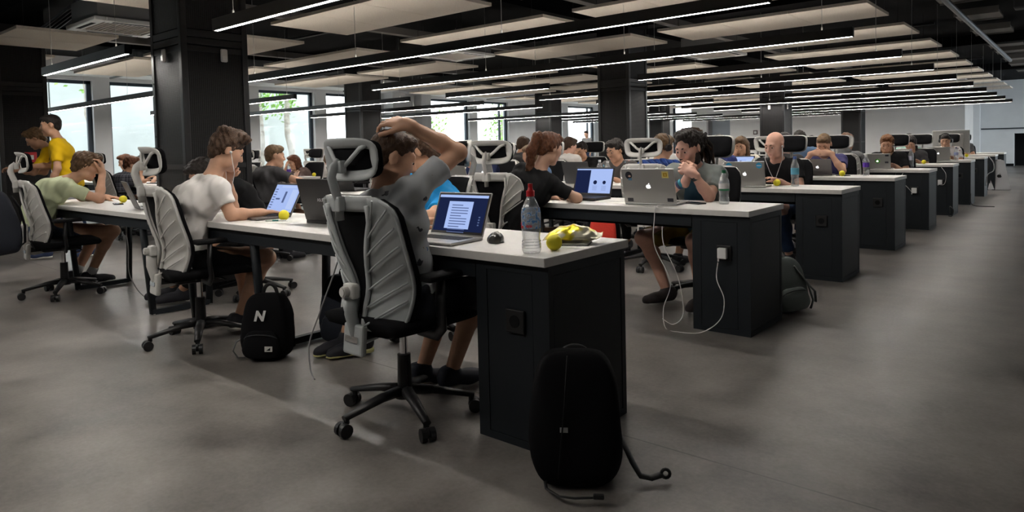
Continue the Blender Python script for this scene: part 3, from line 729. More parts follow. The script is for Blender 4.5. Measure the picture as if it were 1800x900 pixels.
def laptop(x, y, rz, label, body='alu', wd=.35, screen='doc', logo='fruit', ang=108, extras=None, z=DH):
    B = {'alu': ALU, 'dark': ALUD, 'black': BLK, 'grey': mat('laptop_grey', (.09, .09, .095), .45, .4)}[body]
    t = thing('laptop', label, 'laptop', (x, y, z), rz)
    dp = wd * .68; h = wd / 2; bt = .014 if body != 'black' else .022
    base = MB().b2((-h, -dp / 2, .002), (h, dp / 2, bt), .004).build('base', B, t)
    m = MB()
    for r_ in range(5):
        n = 13
        for c in range(n): m.b2((-h * .82 + c * h * 1.64 / n, dp * .36 - (r_ + 1) * dp * .088, bt - .001), (-h * .82 + (c + .86) * h * 1.64 / n, dp * .36 - (r_ + .14) * dp * .088, bt + .0015))
    m.build('keyboard', KEYB, base)
    MB().b2((-.05, -dp * .45, bt - .001), (.05, -dp * .12, bt + .0006)).build('trackpad', mat('trackpad_' + body, tuple(min(1, c * .8) for c in B.node_tree.nodes['Principled BSDF'].inputs[0].default_value[:3]), .4), base)
    a = math.radians(ang - 90); R = Matrix.Rotation(-a, 3, 'X'); o = V((0, dp / 2 - .004, bt)); lh = wd * .65
    def tr(m_): bmesh.ops.transform(m_.bm, matrix=Matrix.Translation(o) @ R.to_4x4(), verts=m_.bm.verts[:]); return m_
    m = MB(); m.b2((-h, 0, 0), (h, .007, lh), .003); lid = tr(m).build('lid', B, t)
    m = MB(); m.b2((-h + .004, -.0012, .006), (h - .004, 0, lh - .004)); bez = tr(m).build('bezel', BLK, lid)
    m = MB(); q = h - .012; m.mi = 0; zb, zt = .018, lh - .014
    if screen == 'doc':
        m.mi = 1; m.b2((-q, -.0018, zb), (q, -.001, zt)); m.mi = 0; m.b2((-q, -.0024, zt - .012), (q, -.0015, zt)); m.b2((-q * .55, -.0024, zb + .012), (q * .45, -.0015, zt - .03)); m.mi = 2
        for k in range(11): m.b2((-q * .4, -.003, zt - .05 - k * .0125), (q * (.3 if k % 4 else .05), -.002, zt - .046 - k * .0125))
        for k in range(4): m.b2((q * .78, -.003, zb + .03 + k * .012), (q * .84, -.002, zb + .036 + k * .012))
    elif screen == 'chat':
        m.mi = 0; m.b2((-q, -.0018, zb), (q, -.001, zt)); m.mi = 3; m.b2((-q * .5, -.0024, zt - .02), (q * .9, -.0015, zt - .008)); m.b2((q * .45, -.0024, zb + .02), (q * .9, -.0015, zt - .03)); m.mi = 2
        m.b2((-q * .05, -.003, lh * .36), (q * .1, -.002, lh * .72)); m.b2((-q * .62, -.003, lh * .45), (-q * .3, -.002, lh * .5))
        for k in range(8): m.b2((-q * .92, -.003, zb + .02 + k * .018), (-q * .72, -.002, zb + .026 + k * .018))
    elif screen == 'split':
        m.mi = 1; m.b2((-q, -.0018, zb), (-q * .2, -.001, zt)); m.mi = 0; m.b2((-q * .2, -.0018, zb), (q, -.001, zt)); m.b2((-q, -.0024, zt - .01), (q, -.0015, zt)); m.mi = 1
        m.cyl((q * .12, -.003, lh * .46), (q * .12, -.0015, lh * .46), .016, n=16); m.cyl((q * .62, -.003, lh * .46), (q * .62, -.0015, lh * .46), .014, n=16)
        m.mi = 2
        for k in range(5): m.b2((0, -.003, lh * .33 - k * .008), (q * .25, -.002, lh * .335 - k * .008)); m.b2((q * .5, -.003, lh * .33 - k * .008), (q * .75, -.002, lh * .335 - k * .008))
    else: m.b2((-q, -.0018, zb), (q, -.001, zt))
    tr(m).build('screen', [SCR, SCRD, SCRT, SCRW], bez)
    if logo == 'fruit' or logo == 'fruit_dark':
        s_ = .036; m = MB()
        for pl in APPLE: m.poly([(-p[0] * s_, .0075, lh * .5 + p[1] * s_) for p in pl], .0006, (0, 1, 0))
        tr(m).build('logo', LOGO if logo == 'fruit' else BLK, lid, fix=True)
    elif logo == 'letters':
        text_mesh('ASUS', .026, tr, lid, mat('logo_grey', (.7, .7, .72), .3, .5), (0, .0075, lh * .5), flip=True)
    elif logo == 'ring':
        m = MB(); m.tube([(.018 * math.cos(k * PI / 10), .0075, lh * .5 + .018 * math.sin(k * PI / 10)) for k in range(20)], .002, 5, closed=True, upv=(0, 1, 0)); m.b2((-.002, .007, lh * .5 - .01), (.002, .009, lh * .5 + .01)); tr(m).build('logo', mat('logo_grey'), lid)
    elif logo == 'green':
        m = MB(); m.cyl((0, .007, lh * .5), (0, .0078, lh * .5), .030, n=24); tr(m).build('sticker', mat('sticker_green', (.12, .42, .06), .5), lid)
        m = MB(); 
        for pl in APPLE: m.poly([(-p[0] * .03, .0082, lh * .5 + p[1] * .03) for p in pl], .0005, (0, 1, 0))
        tr(m).build('logo', LOGO, lid)
    for (kind, px, pz, col) in (extras or []):
        m = MB()
        if kind == 'hex': m.cyl((px, .007, pz), (px, .0079, pz), .028, n=6); m.mi = 1; m.b2((px - .018, .0078, pz - .004), (px + .018, .0084, pz + .003)); mm = [mat('sticker_%s' % kind, col, .5), WHITEP]
        elif kind == 'sq': m.b2((px - .022, .007, pz - .022), (px + .022, .0078, pz + .022)); m.mi = 1; m.b2((px - .013, .0078, pz - .013), (px + .012, .0084, pz + .012)); m.mi = 0; m.b2((px - .004, .0084, pz - .009), (px + .002, .0088, pz + .006)); mm = [mat('sticker_yellow', (.85, .72, .25), .5), mat('sticker_orange', (.55, .32, .01), .5)]
        elif kind == 'blob': m.sph((px, .007, pz), .024, (1, .08, 1.1), 12); m.mi = 1; m.sph((px - .004, .0078, pz - .004), .013, (1, .1, .8), 10); m.mi = 2; m.b2((px - .02, .007, pz - .034), (px + .004, .0082, pz - .018)); mm = [mat('sticker_dark', col, .5), mat('sticker_skin', (.75, .5, .38), .5), mat('sticker_blue', (.15, .32, .55), .5)]
        else: m.b2((px - .02, .007, pz - .012), (px + .02, .0078, pz + .012)); mm = [mat('sticker_ink', (.03, .03, .04), .5)]
        tr(m).build('sticker', mm, lid)
    return t

def text_mesh(txt, size, tr, parent, material, at, flip=False, name='lettering', bold=0, slant=0):
    c = bpy.data.curves.new('t', 'FONT'); c.body = txt; c.size = size; c.extrude = .0004; c.offset = bold; c.align_x = 'CENTER'; c.align_y = 'CENTER'
    o = bpy.data.objects.new('t', c); COL.objects.link(o)
    me = bpy.data.meshes.new_from_object(o.evaluated_get(bpy.context.evaluated_depsgraph_get()))
    bpy.data.objects.remove(o); bpy.data.curves.remove(c)
    m = MB(); m.bm.from_mesh(me); bpy.data.meshes.remove(me)
    R = Matrix.Rotation(PI / 2, 4, 'X')
    if flip: R = Matrix.Rotation(PI, 4, 'Z') @ R
    bmesh.ops.transform(m.bm, matrix=Matrix.Translation(V(at)) @ R, verts=m.bm.verts[:])
    for v in m.bm.verts: v.co.x += slant * (v.co.z - at[2])
    if tr: tr(m)
    return m.build(name, material, parent)

def ball(x, y, label, z=DH):
    t = thing('stress_ball', label, 'ball', (x, y, z), random.uniform(0, 6), 'yellow foam balls on the desks')
    MB().sph((0, 0, .031), .031, n=24).build('foam_ball', YEL, t, True)
    return t
def bottle(x, y, label, cap, lab, lab2=None, s=1., z=DH, kind='plain', h=.21):
    t = thing('water_bottle', label, 'bottle', (x, y, z)); r = .033 * s
    k = h / .21
    pr = [(0, .004), (r * .5, .002), (r * .86, .0), (r * .98, .010), (r * .99, .03), (r * .87, .055 * k), (r * .95, .075 * k), (r, .085 * k), (r, .135 * k), (r * .97, .145 * k), (r * .9, .158 * k), (r * .62, .182 * k), (r * .38, .196 * k), (r * .36, .208 * k)]
    m = MB().lathe(pr, 28); 
    for q in range(3): m.tube([(r * .97 * math.cos(2 * PI * j / 28), r * .97 * math.sin(2 * PI * j / 28), (.02 + q * .011) * k) for j in range(28)], .0012, 5, closed=True)
    m.build('bottle_body', GLASSB, t)
    m = MB(); m.cyl((0, 0, .200 * k), (0, 0, .220 * k), r * .42, n=20)
    if kind == 'sport': m.cyl((0, 0, .22 * k), (0, 0, .232 * k), r * .34, r * .22, 16); m.cyl((0, 0, .232 * k), (0, 0, .245 * k), r * .24, n=14)
    m.build('cap', cap, t)
    m = MB().lathe([(r * 1.012, .088 * k), (r * 1.012, .135 * k)] + ([(r * .99, .147 * k), (r * .92, .160 * k)] if kind == 'sport' else []), 28)
    if lab is not None: m.build('label', lab, t)
    else: m.bm.free()
    if lab2 is not None:
        MB().lathe([(r * 1.018, .088 * k), (r * 1.018, .100 * k)], 28).build('label_band', lab2, t)
    return t
# ================================================================ people: bodies as one continuous surface grown from a distance field
def smin(a, b, k):
    if k <= 0: return np.minimum(a, b)
    h = np.maximum(k - np.abs(a - b), 0) / k
    return np.minimum(a, b) - h * h * k * .25
def smax(a, b, k): return -smin(-a, -b, k)
def cap(a, b, ra, rb=None, k=.02, flat=0, op=1): return ('c', V(a), V(b), ra, ra if rb is None else rb, k, flat, op)
def ell(c, r, k=.02, R=None, op=1): return ('e', V(c), V(r), R, 0, k, 0, op)
def cut(p, n): return ('p', V(p), V(n).normalized(), 0, 0, 0, 0, 2)
def field(prims, h, noise=0, nscale=18, seed=0):
    lo = V((9, 9, 9)); hi = V((-9, -9, -9))
    for t, a, b, r1, r2, k, fl, op in prims:
        if op != 1: continue
        if t == 'c': rr = max(r1, r2); pts = (a - V((rr,) * 3), a + V((rr,) * 3), b - V((rr,) * 3), b + V((rr,) * 3))
        else: rr = max(b); pts = (a - V((rr,) * 3), a + V((rr,) * 3))
        for p in pts:
            for q in range(3): lo[q] = min(lo[q], p[q]); hi[q] = max(hi[q], p[q])
    lo -= V((3 * h + noise,) * 3); hi += V((3 * h + noise,) * 3)
    n = [int((hi[q] - lo[q]) / h) + 2 for q in range(3)]
    D = np.full(n, .15, np.float32); ax = [np.arange(n[q], dtype=np.float32) * h + lo[q] for q in range(3)]
    for t, a, b, r1, r2, k, fl, op in prims:
        if t == 'p':
            d = (ax[0][:, None, None] - a[0]) * b[0] + (ax[1][None, :, None] - a[1]) * b[1] + (ax[2][None, None, :] - a[2]) * b[2]
            D = np.maximum(D, d.astype(np.float32)); continue
        mg = .06 + k
        if t == 'c': rr = max(r1, r2) + mg; bl = [min(a[q], b[q]) - rr for q in range(3)]; bh = [max(a[q], b[q]) + rr for q in range(3)]
        else: rr = max(b) + mg; bl = [a[q] - rr for q in range(3)]; bh = [a[q] + rr for q in range(3)]
        s = tuple(slice(max(0, int((bl[q] - lo[q]) / h)), max(1, min(n[q], int((bh[q] - lo[q]) / h) + 2))) for q in range(3))
        X = ax[0][s[0]][:, None, None]; Y = ax[1][s[1]][None, :, None]; Z = ax[2][s[2]][None, None, :]
        if t == 'c':
            d = b - a; L2 = max(d.length_squared, 1e-9)
            T = ((X - a[0]) * d[0] + (Y - a[1]) * d[1] + (Z - a[2]) * d[2]) / L2; Tc = np.clip(T, 0, 1)
            v = np.sqrt((X - a[0] - Tc * d[0]) ** 2 + (Y - a[1] - Tc * d[1]) ** 2 + (Z - a[2] - Tc * d[2]) ** 2) - (r1 + (r2 - r1) * Tc)
            if fl:
                L = math.sqrt(L2)
                if fl & 1: v = np.maximum(v, -T * L)
                if fl & 2: v = np.maximum(v, (T - 1) * L)
        else:
            x, y, z = X - a[0], Y - a[1], Z - a[2]
            if r1 is not None and r1 != 0:
                R = r1
                x, y, z = (R[0][0] * x + R[1][0] * y + R[2][0] * z), (R[0][1] * x + R[1][1] * y + R[2][1] * z), (R[0][2] * x + R[1][2] * y + R[2][2] * z)
            k0 = np.sqrt((x / b[0]) ** 2 + (y / b[1]) ** 2 + (z / b[2]) ** 2); k1 = np.sqrt((x / b[0] ** 2) ** 2 + (y / b[1] ** 2) ** 2 + (z / b[2] ** 2) ** 2)
            v = k0 * (k0 - 1) / np.maximum(k1, 1e-6)
        if op == 1: D[s] = smin(D[s], v.astype(np.float32), k)
        else: D[s] = smax(D[s], -v.astype(np.float32), k)
    if noise:
        X = ax[0][:, None, None]; Y = ax[1][None, :, None]; Z = ax[2][None, None, :]; f = nscale
        D += (noise * .5 * (np.sin(f * (X + .6 * Z) + 1.7 * np.sin(f * .7 * Y + seed)) * np.sin(f * .8 * (Z - .5 * Y) + seed * 2.1) + np.sin(f * 1.9 * (Y + .8 * X - .3 * Z) + seed) * np.sin(f * 1.6 * Z + 2 * np.sin(f * .9 * X)))).astype(np.float32)
    return D, lo
def surfnet(D, lo, h):
    s = D < 0; nx, ny, nz = D.shape
    sl = lambda i, n_: slice(i, n_ - 1 + i)
    cnt = np.zeros((nx - 1, ny - 1, nz - 1), np.int8)
    for i in (0, 1):
        for j in (0, 1):
            for k in (0, 1): cnt += s[sl(i, nx), sl(j, ny), sl(k, nz)]
    act = (cnt > 0) & (cnt < 8); idx = np.full(act.shape, -1, np.int32); I = np.argwhere(act); idx[act] = np.arange(len(I))
    acc = np.zeros((len(I), 3)); c = np.zeros(len(I))
    cor = {(i, j, k): D[I[:, 0] + i, I[:, 1] + j, I[:, 2] + k] for i in (0, 1) for j in (0, 1) for k in (0, 1)}
    for ax in range(3):
        o = [q for q in range(3) if q != ax]
        for i in (0, 1):
            for j in (0, 1):
                A = [0, 0, 0]; A[o[0]] = i; A[o[1]] = j; B = list(A); B[ax] = 1
                a, b = cor[tuple(A)], cor[tuple(B)]; m = (a < 0) != (b < 0)
                t = np.where(m, a / np.where(m, a - b, 1), 0)
                p = np.tile(np.array(A, float), (len(I), 1)); p[:, ax] = t
                acc[m] += p[m]; c[m] += 1
    vt = (I + acc / c[:, None]) * h + np.array(lo)
    quads = []
    for ax in range(3):
        o = [q for q in range(3) if q != ax]
        A = [slice(None)] * 3; B = [slice(None)] * 3; A[ax] = slice(0, -1); B[ax] = slice(1, None)
        for q in o: A[q] = slice(1, -1); B[q] = slice(1, -1)
        a, b = s[tuple(A)], s[tuple(B)]
        E = np.argwhere(a != b); sg = a[a != b]
        for q in o: E[:, q] += 1
        f = []
        for di, dj in ((-1, -1), (0, -1), (0, 0), (-1, 0)):
            P_ = E.copy(); P_[:, o[0]] += di; P_[:, o[1]] += dj; f.append(idx[P_[:, 0], P_[:, 1], P_[:, 2]])
        f = np.stack(f, 1); flip = sg if ax != 1 else ~sg
        f[~flip] = f[~flip][:, ::-1]; quads.append(f)
    return vt, np.concatenate(quads)
def grow(name, prims, h, material, parent, noise=0, nscale=18, seed=0):
    D, lo = field(prims, h, noise, nscale, seed)
    v, f = surfnet(D, lo, h)
    me = bpy.data.meshes.new(name)
    me.vertices.add(len(v)); me.vertices.foreach_set('co', v.astype(np.float32).ravel())
    me.loops.add(f.size); me.loops.foreach_set('vertex_index', f.astype(np.int32).ravel())
    me.polygons.add(len(f)); me.polygons.foreach_set('loop_start', np.arange(0, f.size, 4, dtype=np.int32))
    me.polygons.foreach_set('use_smooth', np.ones(len(f), bool))
    me.update(calc_edges=True); me.validate(); me.materials.append(material)
    o = bpy.data.objects.new(name, me); COL.objects.link(o)
    if parent is not None: o.parent = parent
    return o

def ik(a, b, l1, l2, hint):
    d = b - a; L = d.length; L_ = min(L, (l1 + l2) * .999)
    if L > L_: b = a + d * (L_ / L); d = b - a; L = L_
    x = (l1 * l1 - l2 * l2 + L * L) / (2 * L); y = math.sqrt(max(0, l1 * l1 - x * x))
    n = d.normalized(); hv = V(hint); hv = hv - n * hv.dot(n)
    hv = hv.normalized() if hv.length > 1e-4 else n.orthogonal().normalized()
    return a + n * x + hv * y, b

def hand(w, d, n, thumb, curl, s=1., spread=.021, tcurl=.4):
    """palm plus five unequal bent fingers; w wrist, d towards the fingers, n out of the palm, thumb = sideways unit vector"""
    w, d, n, th = V(w), V(d).normalized(), V(n), V(thumb)
    n = (n - d * n.dot(d)).normalized(); sd = d.cross(n); th = sd if sd.dot(th) > 0 else -sd
    P = []; wk = w + d * .0
    P.append(cap(w - d * .03 * s, w + d * .02 * s, .024 * s, .026 * s, .02))
    for j in range(4):
        o = th * (.032 - spread * j) * s
        kn = w + d * (.088, .093, .088, .078)[j] * s + o
        P.append(cap(w + d * .02 * s + o * .55, kn, .0155 * s, .0115 * s, .012))
        L = [q * s * (.93, 1.03, .97, .78)[j] for q in (.043, .028, .023)]; a = 0; p = kn
        for q, ln in enumerate(L):
            a += curl * (.75, 1.0, .7)[q]
            e = p + (d * math.cos(a) + n * math.sin(a)) * ln + th * (.05 - .035 * j) * ln
            P.append(cap(p, e, (.0098, .0088, .0080)[q] * s, (.0088, .0080, .0068)[q] * s, .003)); p = e
    tb = w + d * .022 * s + th * .022 * s + n * .006 * s
    t1 = tb + (th * .72 + d * .62 + n * .25).normalized() * .042 * s
    t2 = t1 + (th * (.55 - tcurl) + d * .85 + n * (.2 + tcurl * .6)).normalized() * .034 * s
    t3 = t2 + (th * (.3 - tcurl) + d * .9 + n * (.2 + tcurl)).normalized() * .026 * s
    P += [cap(tb - d * .01, t1, .016 * s, .0125 * s, .010), cap(t1, t2, .0120 * s, .0108 * s, .004), cap(t2, t3, .0108 * s, .0085 * s, .004)]
    return P

SKINS = {}
def skin(tone):
    c = {'fair': (.60, .36, .25), 'tan': (.50, .28, .18), 'pink': (.62, .35, .26), 'warm': (.55, .31, .20)}[tone]
    return mat('skin_' + tone, c, .5, spec=.35, var=.10, vscale=14)
HAIRC = {'brown': (.055, .028, .014), 'dark': (.016, .011, .009), 'light': (.13, .075, .034), 'red': (.115, .040, .016), 'ginger': (.155, .060, .020), 'fairbrown': (.09, .048, .022)}
def hair_mat(c): return mat('hair_' + c, HAIRC[c], .55, spec=.3, bump=.6, bscale=160, var=.35, vscale=45)

def head_frame(c, yaw, pitch, roll=0):
    return Matrix.Translation(c) @ Matrix.Rotation(yaw, 4, 'Z') @ Matrix.Rotation(roll, 4, 'Y') @ Matrix.Rotation(-pitch, 4, 'X')

def person(label, loc, rz, P, L):
    """P: pose in the person's own frame (faces +y); L: looks. Returns the Empty."""
    t = thing('person', label, 'person', (loc[0], loc[1], 0), rz)
    s = L.get('s', .96); lod = L.get('lod', 2)
    h = (.0052, .0085, .0125)[lod]; hs = (.007, .010, .014)[lod]
    fem = L.get('fem', 0); W = (.92 if fem else 1.) * L.get('wide', 1.)
    pel = V(P.get('pel', (0, -.05, .535)))
    nk = V(P['neck']); hc = V(P['head']); HM = head_frame(hc, P.get('yaw', 0), P.get('pitch', .2), P.get('roll', 0))
    hr = HM.to_3x3()
    spine = (nk - pel); sl = spine.length
    tw = P.get('twist', 0)
    xr = V((math.cos(tw), math.sin(tw), 0)); xr = (xr - spine.normalized() * xr.dot(spine.normalized())).normalized()
    bk = spine.normalized().cross(xr) * -1     # points backwards
    slouch = P.get('slouch', .035)
    wa = pel + spine * .34 + bk * slouch; ch = pel + spine * .70 + bk * slouch * .9
    shw = .172 * W * s; sp = nk - spine.normalized() * .055 * s
    sh = {}
    for sg in (1, -1):
        sh[sg] = sp + xr * shw * sg + V(P.get('shr' if sg > 0 else 'shl', (0, 0, 0)))
    hip = {sg: pel + xr * .088 * W * s * sg - V((0, 0, .01)) for sg in (1, -1)}
    ua, fa, th_, sk = .285 * s, .25 * s, .43 * s, .42 * s
    arms = {}
    for sg, nm in ((1, 'r'), (-1, 'l')):
        tgt = V(P['hand_' + nm]); hint = V(P.get('elb_' + nm, (sg * .6, -.3, -1)))
        if 'elbow_' + nm in P: e = V(P['elbow_' + nm]); e = sh[sg] + (e - sh[sg]); wr = tgt
        else: e, wr = ik(sh[sg], tgt, ua, fa, hint)
        arms[sg] = (e, wr)
    legs = {}
    for sg, nm in ((1, 'r'), (-1, 'l')):
        ank = V(P.get('foot_' + nm, (sg * .1, .28, .09)))
        if 'knee_' + nm in P: kn = V(P['knee_' + nm])
        else: kn, ank = ik(hip[sg], ank, th_, sk, P.get('kn_' + nm, (sg * .15, .5, 1)))
        legs[sg] = (kn, ank, V(P.get('toe_' + nm, (sg * .15, 1, -.05))).normalized())
    # ---- body prims
    B = []
    def torso(o):
        q = [cap(pel - xr * .075 * W * s, pel + xr * .075 * W * s, .112 * s + o, None, .05), cap(wa - xr * .06 * W * s, wa + xr * .06 * W * s, (.098 if fem else .104) * s + o, None, .06),
             cap(ch - xr * .082 * W * s, ch + xr * .082 * W * s, .110 * s + o, None, .06), cap(sp - xr * (shw - .035), sp + xr * (shw - .035), .058 * s + o, None, .05),
             cap(pel, wa, .10 * s + o, .095 * s + o, .05), cap(wa, ch, .09 * s + o, .10 * s + o, .05),
             cap(nk + bk * .01, sp + xr * shw * .75, .038 * s + o, .04 * s + o, .04), cap(nk + bk * .01, sp - xr * shw * .75, .038 * s + o, .04 * s + o, .04)]
        if fem: q += [ell(ch - bk * .085 + xr * .07 * sg + V((0, 0, -.01)), (.06, .05, .06), .04) for sg in (1, -1)]
        if L.get('belly'): q.append(ell(wa - bk * .06, (.11, .09, .11), .06))
        return q
    B += torso(0)
    hb = HM @ V((0, -.018, -.075)) 
    B.append(cap(nk - spine.normalized() * .03, hb, .056 * s, .052 * s, .03))
    for sg in (1, -1):
        e, wr = arms[sg]
        B += [cap(sh[sg], e, .047 * s * W, .037 * s, .03), cap(e, e + (wr - e) * .35, .037 * s, .038 * s, .02), cap(e + (wr - e) * .35, wr, .038 * s, .0255 * s, .02), ell(sh[sg], (.056 * s * W,) * 3, .04)]
        kn, ank, toe = legs[sg]
        cf = kn + (ank - kn) * .3; bkk = (kn - hip[sg]).normalized() * -.02
        B += [cap(hip[sg], kn, .085 * s, .056 * s, .04), cap(kn, cf + bkk, .052 * s, .053 * s, .03), cap(cf + bkk, ank, .052 * s, .034 * s, .03)]
        ft = ank + toe * .15 * s + V((0, 0, -.05)); B += [cap(ank + V((0, 0, -.035)) - toe * .03, ft, .036 * s, .028 * s, .03)]
    for sg, nm in ((1, 'r'), (-1, 'l')):
        e, wr = arms[sg]; d = V(P.get('hd_' + nm, wr - e)); n = V(P.get('hn_' + nm, (0, 0, -1))); n_ = (n - d.normalized() * n.dot(d.normalized())).normalized()
        thb = d.normalized().cross(n_) * sg
        B += hand(wr, d, n_, thb, P.get('curl_' + nm, .35), s * (.9 if fem else .98), tcurl=P.get('tc_' + nm, .3))
    # ---- head
    hsx = s * (.98 if fem else 1.02) * L.get('hs', 1.)
    def hp(x, y, z): return HM @ V((x * hsx, y * hsx, z * hsx))
    def he(c, r, k=.02, op=1, R=None): return ell(hp(*c), V(r) * hsx, k, (hr @ R if R is not None else hr), op)
    def hcap(a, b, r1, r2=None, k=.012, op=1): return cap(hp(*a), hp(*b), r1 * hsx, (r1 if r2 is None else r2) * hsx, k, 0, op)
    jw = .034 if fem else .039
    B += [he((0, -.014, .034), (.074, .094, .086), .02), he((0, .030, -.022), (.060, .062, .085), .03), hcap((-jw, .028, -.078), (jw, .028, -.078), .030, None, .03), he((0, .068, -.100), (.024, .022, .020), .03),
          he((.036, .058, -.022), (.030, .030, .028), .03), he((-.036, .058, -.022), (.030, .030, .028), .03), hcap((-.034, .078, .026), (.034, .078, .026), .014, None, .02)]
    if lod < 2 or L.get('face'):
        B += [he((.031, .100, .006), (.017, .016, .011), .014, -1), he((-.031, .100, .006), (.017, .016, .011), .014, -1)]
    B += [hcap((0, .090, .014), (0, .109, -.026), .0085, .0125, .010), hcap((-.012, .098, -.030), (.012, .098, -.030), .0085, None, .008),
          hcap((-.018, .086, -.060), (.018, .086, -.060), .0085, None, .010), hcap((-.015, .085, -.072), (.015, .085, -.072), .0085, None, .010)]
    for sg in (1, -1):
        B += [he((sg * .077, -.010, -.002), (.010, .020, .032), .008, 1, Matrix.Rotation(sg * -.35, 3, 'Z')), he((sg * .090, -.004, .0), (.007, .010, .018), .006, -1)]
    bd = grow('body', B, h, skin(L.get('skin', 'fair')), t)
    # ---- eyes, brows, lips
    if lod < 2 or L.get('face'):
        for sg in (1, -1):
            m = MB(); m.sph(hp(sg * .031, .078, .006), .0125 * hsx, n=12)
            ey = m.build('eye', mat('eye_white', (.7, .68, .66), .3), t, True)
            dn = -.004 if P.get('down', 1) else 0
            MB().sph(hp(sg * .031 + P.get('gaze', 0), .0875, .006 + dn), .0074 * hsx, (1, 1, 1), 10).build('iris', mat('iris_dark', (.03, .02, .015), .2), ey, True)
            pts = [hp(sg * (.014 + .011 * q), .0935 - .0045 * q - (.004 if q == 3 else 0), .026 + (.004 if q in (1, 2) else .001)) for q in range(4)]
            MB().tube(pts, [.0045, .0062, .0055, .003], 6, upv=hr @ V((0, 1, 0))).build('eyebrow', hair_mat(L.get('brow', L.get('hair', 'brown') or 'brown')), t)
            if P.get('down', 1):
                MB().sph(hp(sg * .031, .0795, .0095), .0128 * hsx, (1.05, 1, .78), 12, hr).build('eyelid', skin(L.get('skin', 'fair')), t, True)
        MB().tube([hp(x, .0945 - abs(x) * .25, -.0655 + (abs(x) * .06)) for x in (-.022, -.012, 0, .012, .022)], [.002, .0045, .005, .0045, .002], 6, upv=hr @ V((0, 1, 0))).build('lips', mat('lips', (.42, .17, .14), .45), t)
    # ---- hair
    hair = L.get('hair', 'brown'); style = L.get('style', 'short'); hmt = hair_mat(hair) if hair else None
    face = [he((0, .128, {'tuft': -.035, 'dread': .006}.get(style, -.022)), (.090, .085, .105), .012, -1)]
    if style in ('short', 'tuft'):
        q = [he((0, -.018, .048), (.083, .100, .086), .02), he((0, -.072, -.01), (.064, .040, .075), .03), he((0, .055, .098), (.060, .050, .032), .03), he((.062, -.022, .02), (.022, .04, .05), .02), he((-.062, -.022, .02), (.022, .04, .05), .02)]
        if style == 'tuft': q += [he((.015, .060, .120), (.050, .050, .032), .03), he((-.03, .0, .130), (.045, .06, .028), .03), he((.03, -.06, .115), (.045, .05, .03), .03)]
        q += face + [he((sg * .088, .03, -.035), (.030, .05, .05), .008, -1) for sg in (1, -1)]
        grow('hair', q, h, hmt, t, .010 if lod < 2 else .006, 75, 1)
    elif style == 'crop':
        q = [he((0, -.016, .042), (.0775, .0965, .086), .02), he((0, -.062, -.012), (.060, .038, .06), .03), he((0, .05, .088), (.058, .045, .030), .03)] + face + [he((sg * .086, .03, -.03), (.030, .05, .05), .008, -1) for sg in (1, -1)]
        grow('hair', q, h, hmt, t, .005, 90, 2)
    elif style in ('long', 'pony', 'braid', 'bun'):
        q = [he((0, -.016, .046), (.082, .099, .086), .02), he((0, -.068, -.01), (.066, .040, .07), .03), he((0, .050, .094), (.060, .050, .030), .03)]
        if style == 'long':
            q += [hcap((sg * .068, .0, .02), (sg * .078, .01, -.15), .026, .03, .03) for sg in (1, -1)] + [hcap((0, -.075, 0), (0, -.085, -.19), .06, .055, .04), hcap((.05, -.06, 0), (.055, -.06, -.19), .04, .035, .04), hcap((-.05, -.06, 0), (-.055, -.06, -.19), .04, .035, .04)]
        else: q += [he((sg * .062, -.02, .015), (.024, .045, .05), .02) for sg in (1, -1)]
        q += face
        if style == 'pony': q += [hcap((0, -.09, .055), (0, -.135, .06), .03, .034, .02), hcap((0, -.135, .06), (-.02, -.150, -.06), .036, .042, .02), hcap((-.02, -.150, -.06), (-.045, -.11, -.20), .042, .030, .02), hcap((-.045, -.11, -.20), (-.055, -.08, -.27), .03, .012, .02)]
        if style == 'bun': q += [he((0, -.04, .14), (.04, .04, .035), .01)]
        grow('hair', q, h, hmt, t, .006, 85, 3)
        if style == 'braid':
            m = MB(); pts = [hp(-.07 + .0, -.03 + .01 * q, -.06 - .03 * q) for q in range(7)]
            for a, b in zip(pts, pts[1:]): m.sph((a + b) / 2, .024, (1, 1, 1), 10)
            m.build('braid', hmt, t, True)
    elif style == 'dread':
        q = [he((0, -.018, .050), (.084, .102, .088), .02), he((0, -.078, .0), (.068, .045, .075), .03), he((0, .035, .112), (.062, .045, .030), .03), hcap((0, -.10, .03), (0, -.15, -.0), .045, .05, .03)] + face
        grow('hair', q, h, hmt, t, .010, 80, 4)
        rd = random.Random(5)
        for q in range(26):
            a = rd.uniform(-1, 1); st = hp(.075 * a, -.045 - rd.uniform(0, .05), .10 * (1 - a * a) + rd.uniform(-.02, .03)); kn_ = hp(rd.uniform(-.04, .04), -.145 + rd.uniform(-.02, .02), rd.uniform(-.02, .03)); sid = rd.uniform(-.05, .10)
            p = [st, (st + kn_) / 2 + hr @ V((.02 * a, -.025, .03)), kn_, kn_ + hr @ V((sid * .5 + rd.uniform(-.02, .02), -.03, -.08)), kn_ + hr @ V((sid, rd.uniform(-.05, .01), -.16)), kn_ + hr @ V((sid * 1.2, rd.uniform(-.04, .02), -.20 - rd.uniform(0, .08)))]
            MB().tube(p, [.008, .009, .009, .009, .008, .005], 7).build('dreadlock', hair_mat('dark' if q % 4 else 'brown'), t)
    if L.get('beard'):
        q = [hcap((-.045, .018, -.082), (.045, .018, -.082), .034, None, .03), he((0, .064, -.104), (.040, .036, .036), .03), hcap((-.064, .010, -.05), (-.058, .02, -.085), .018, .022, .02), hcap((.064, .010, -.05), (.058, .02, -.085), .018, .022, .02),
             he((0, .104, -.066), (.026, .020, .012), .008, -1), hcap((-.022, .091, -.048), (.022, .091, -.048), .009, None, .01), he((0, .125, -.01), (.075, .055, .045), .02, -1)]
        grow('beard', q, h, hair_mat(L['beard']), t, .004, 120, 2)
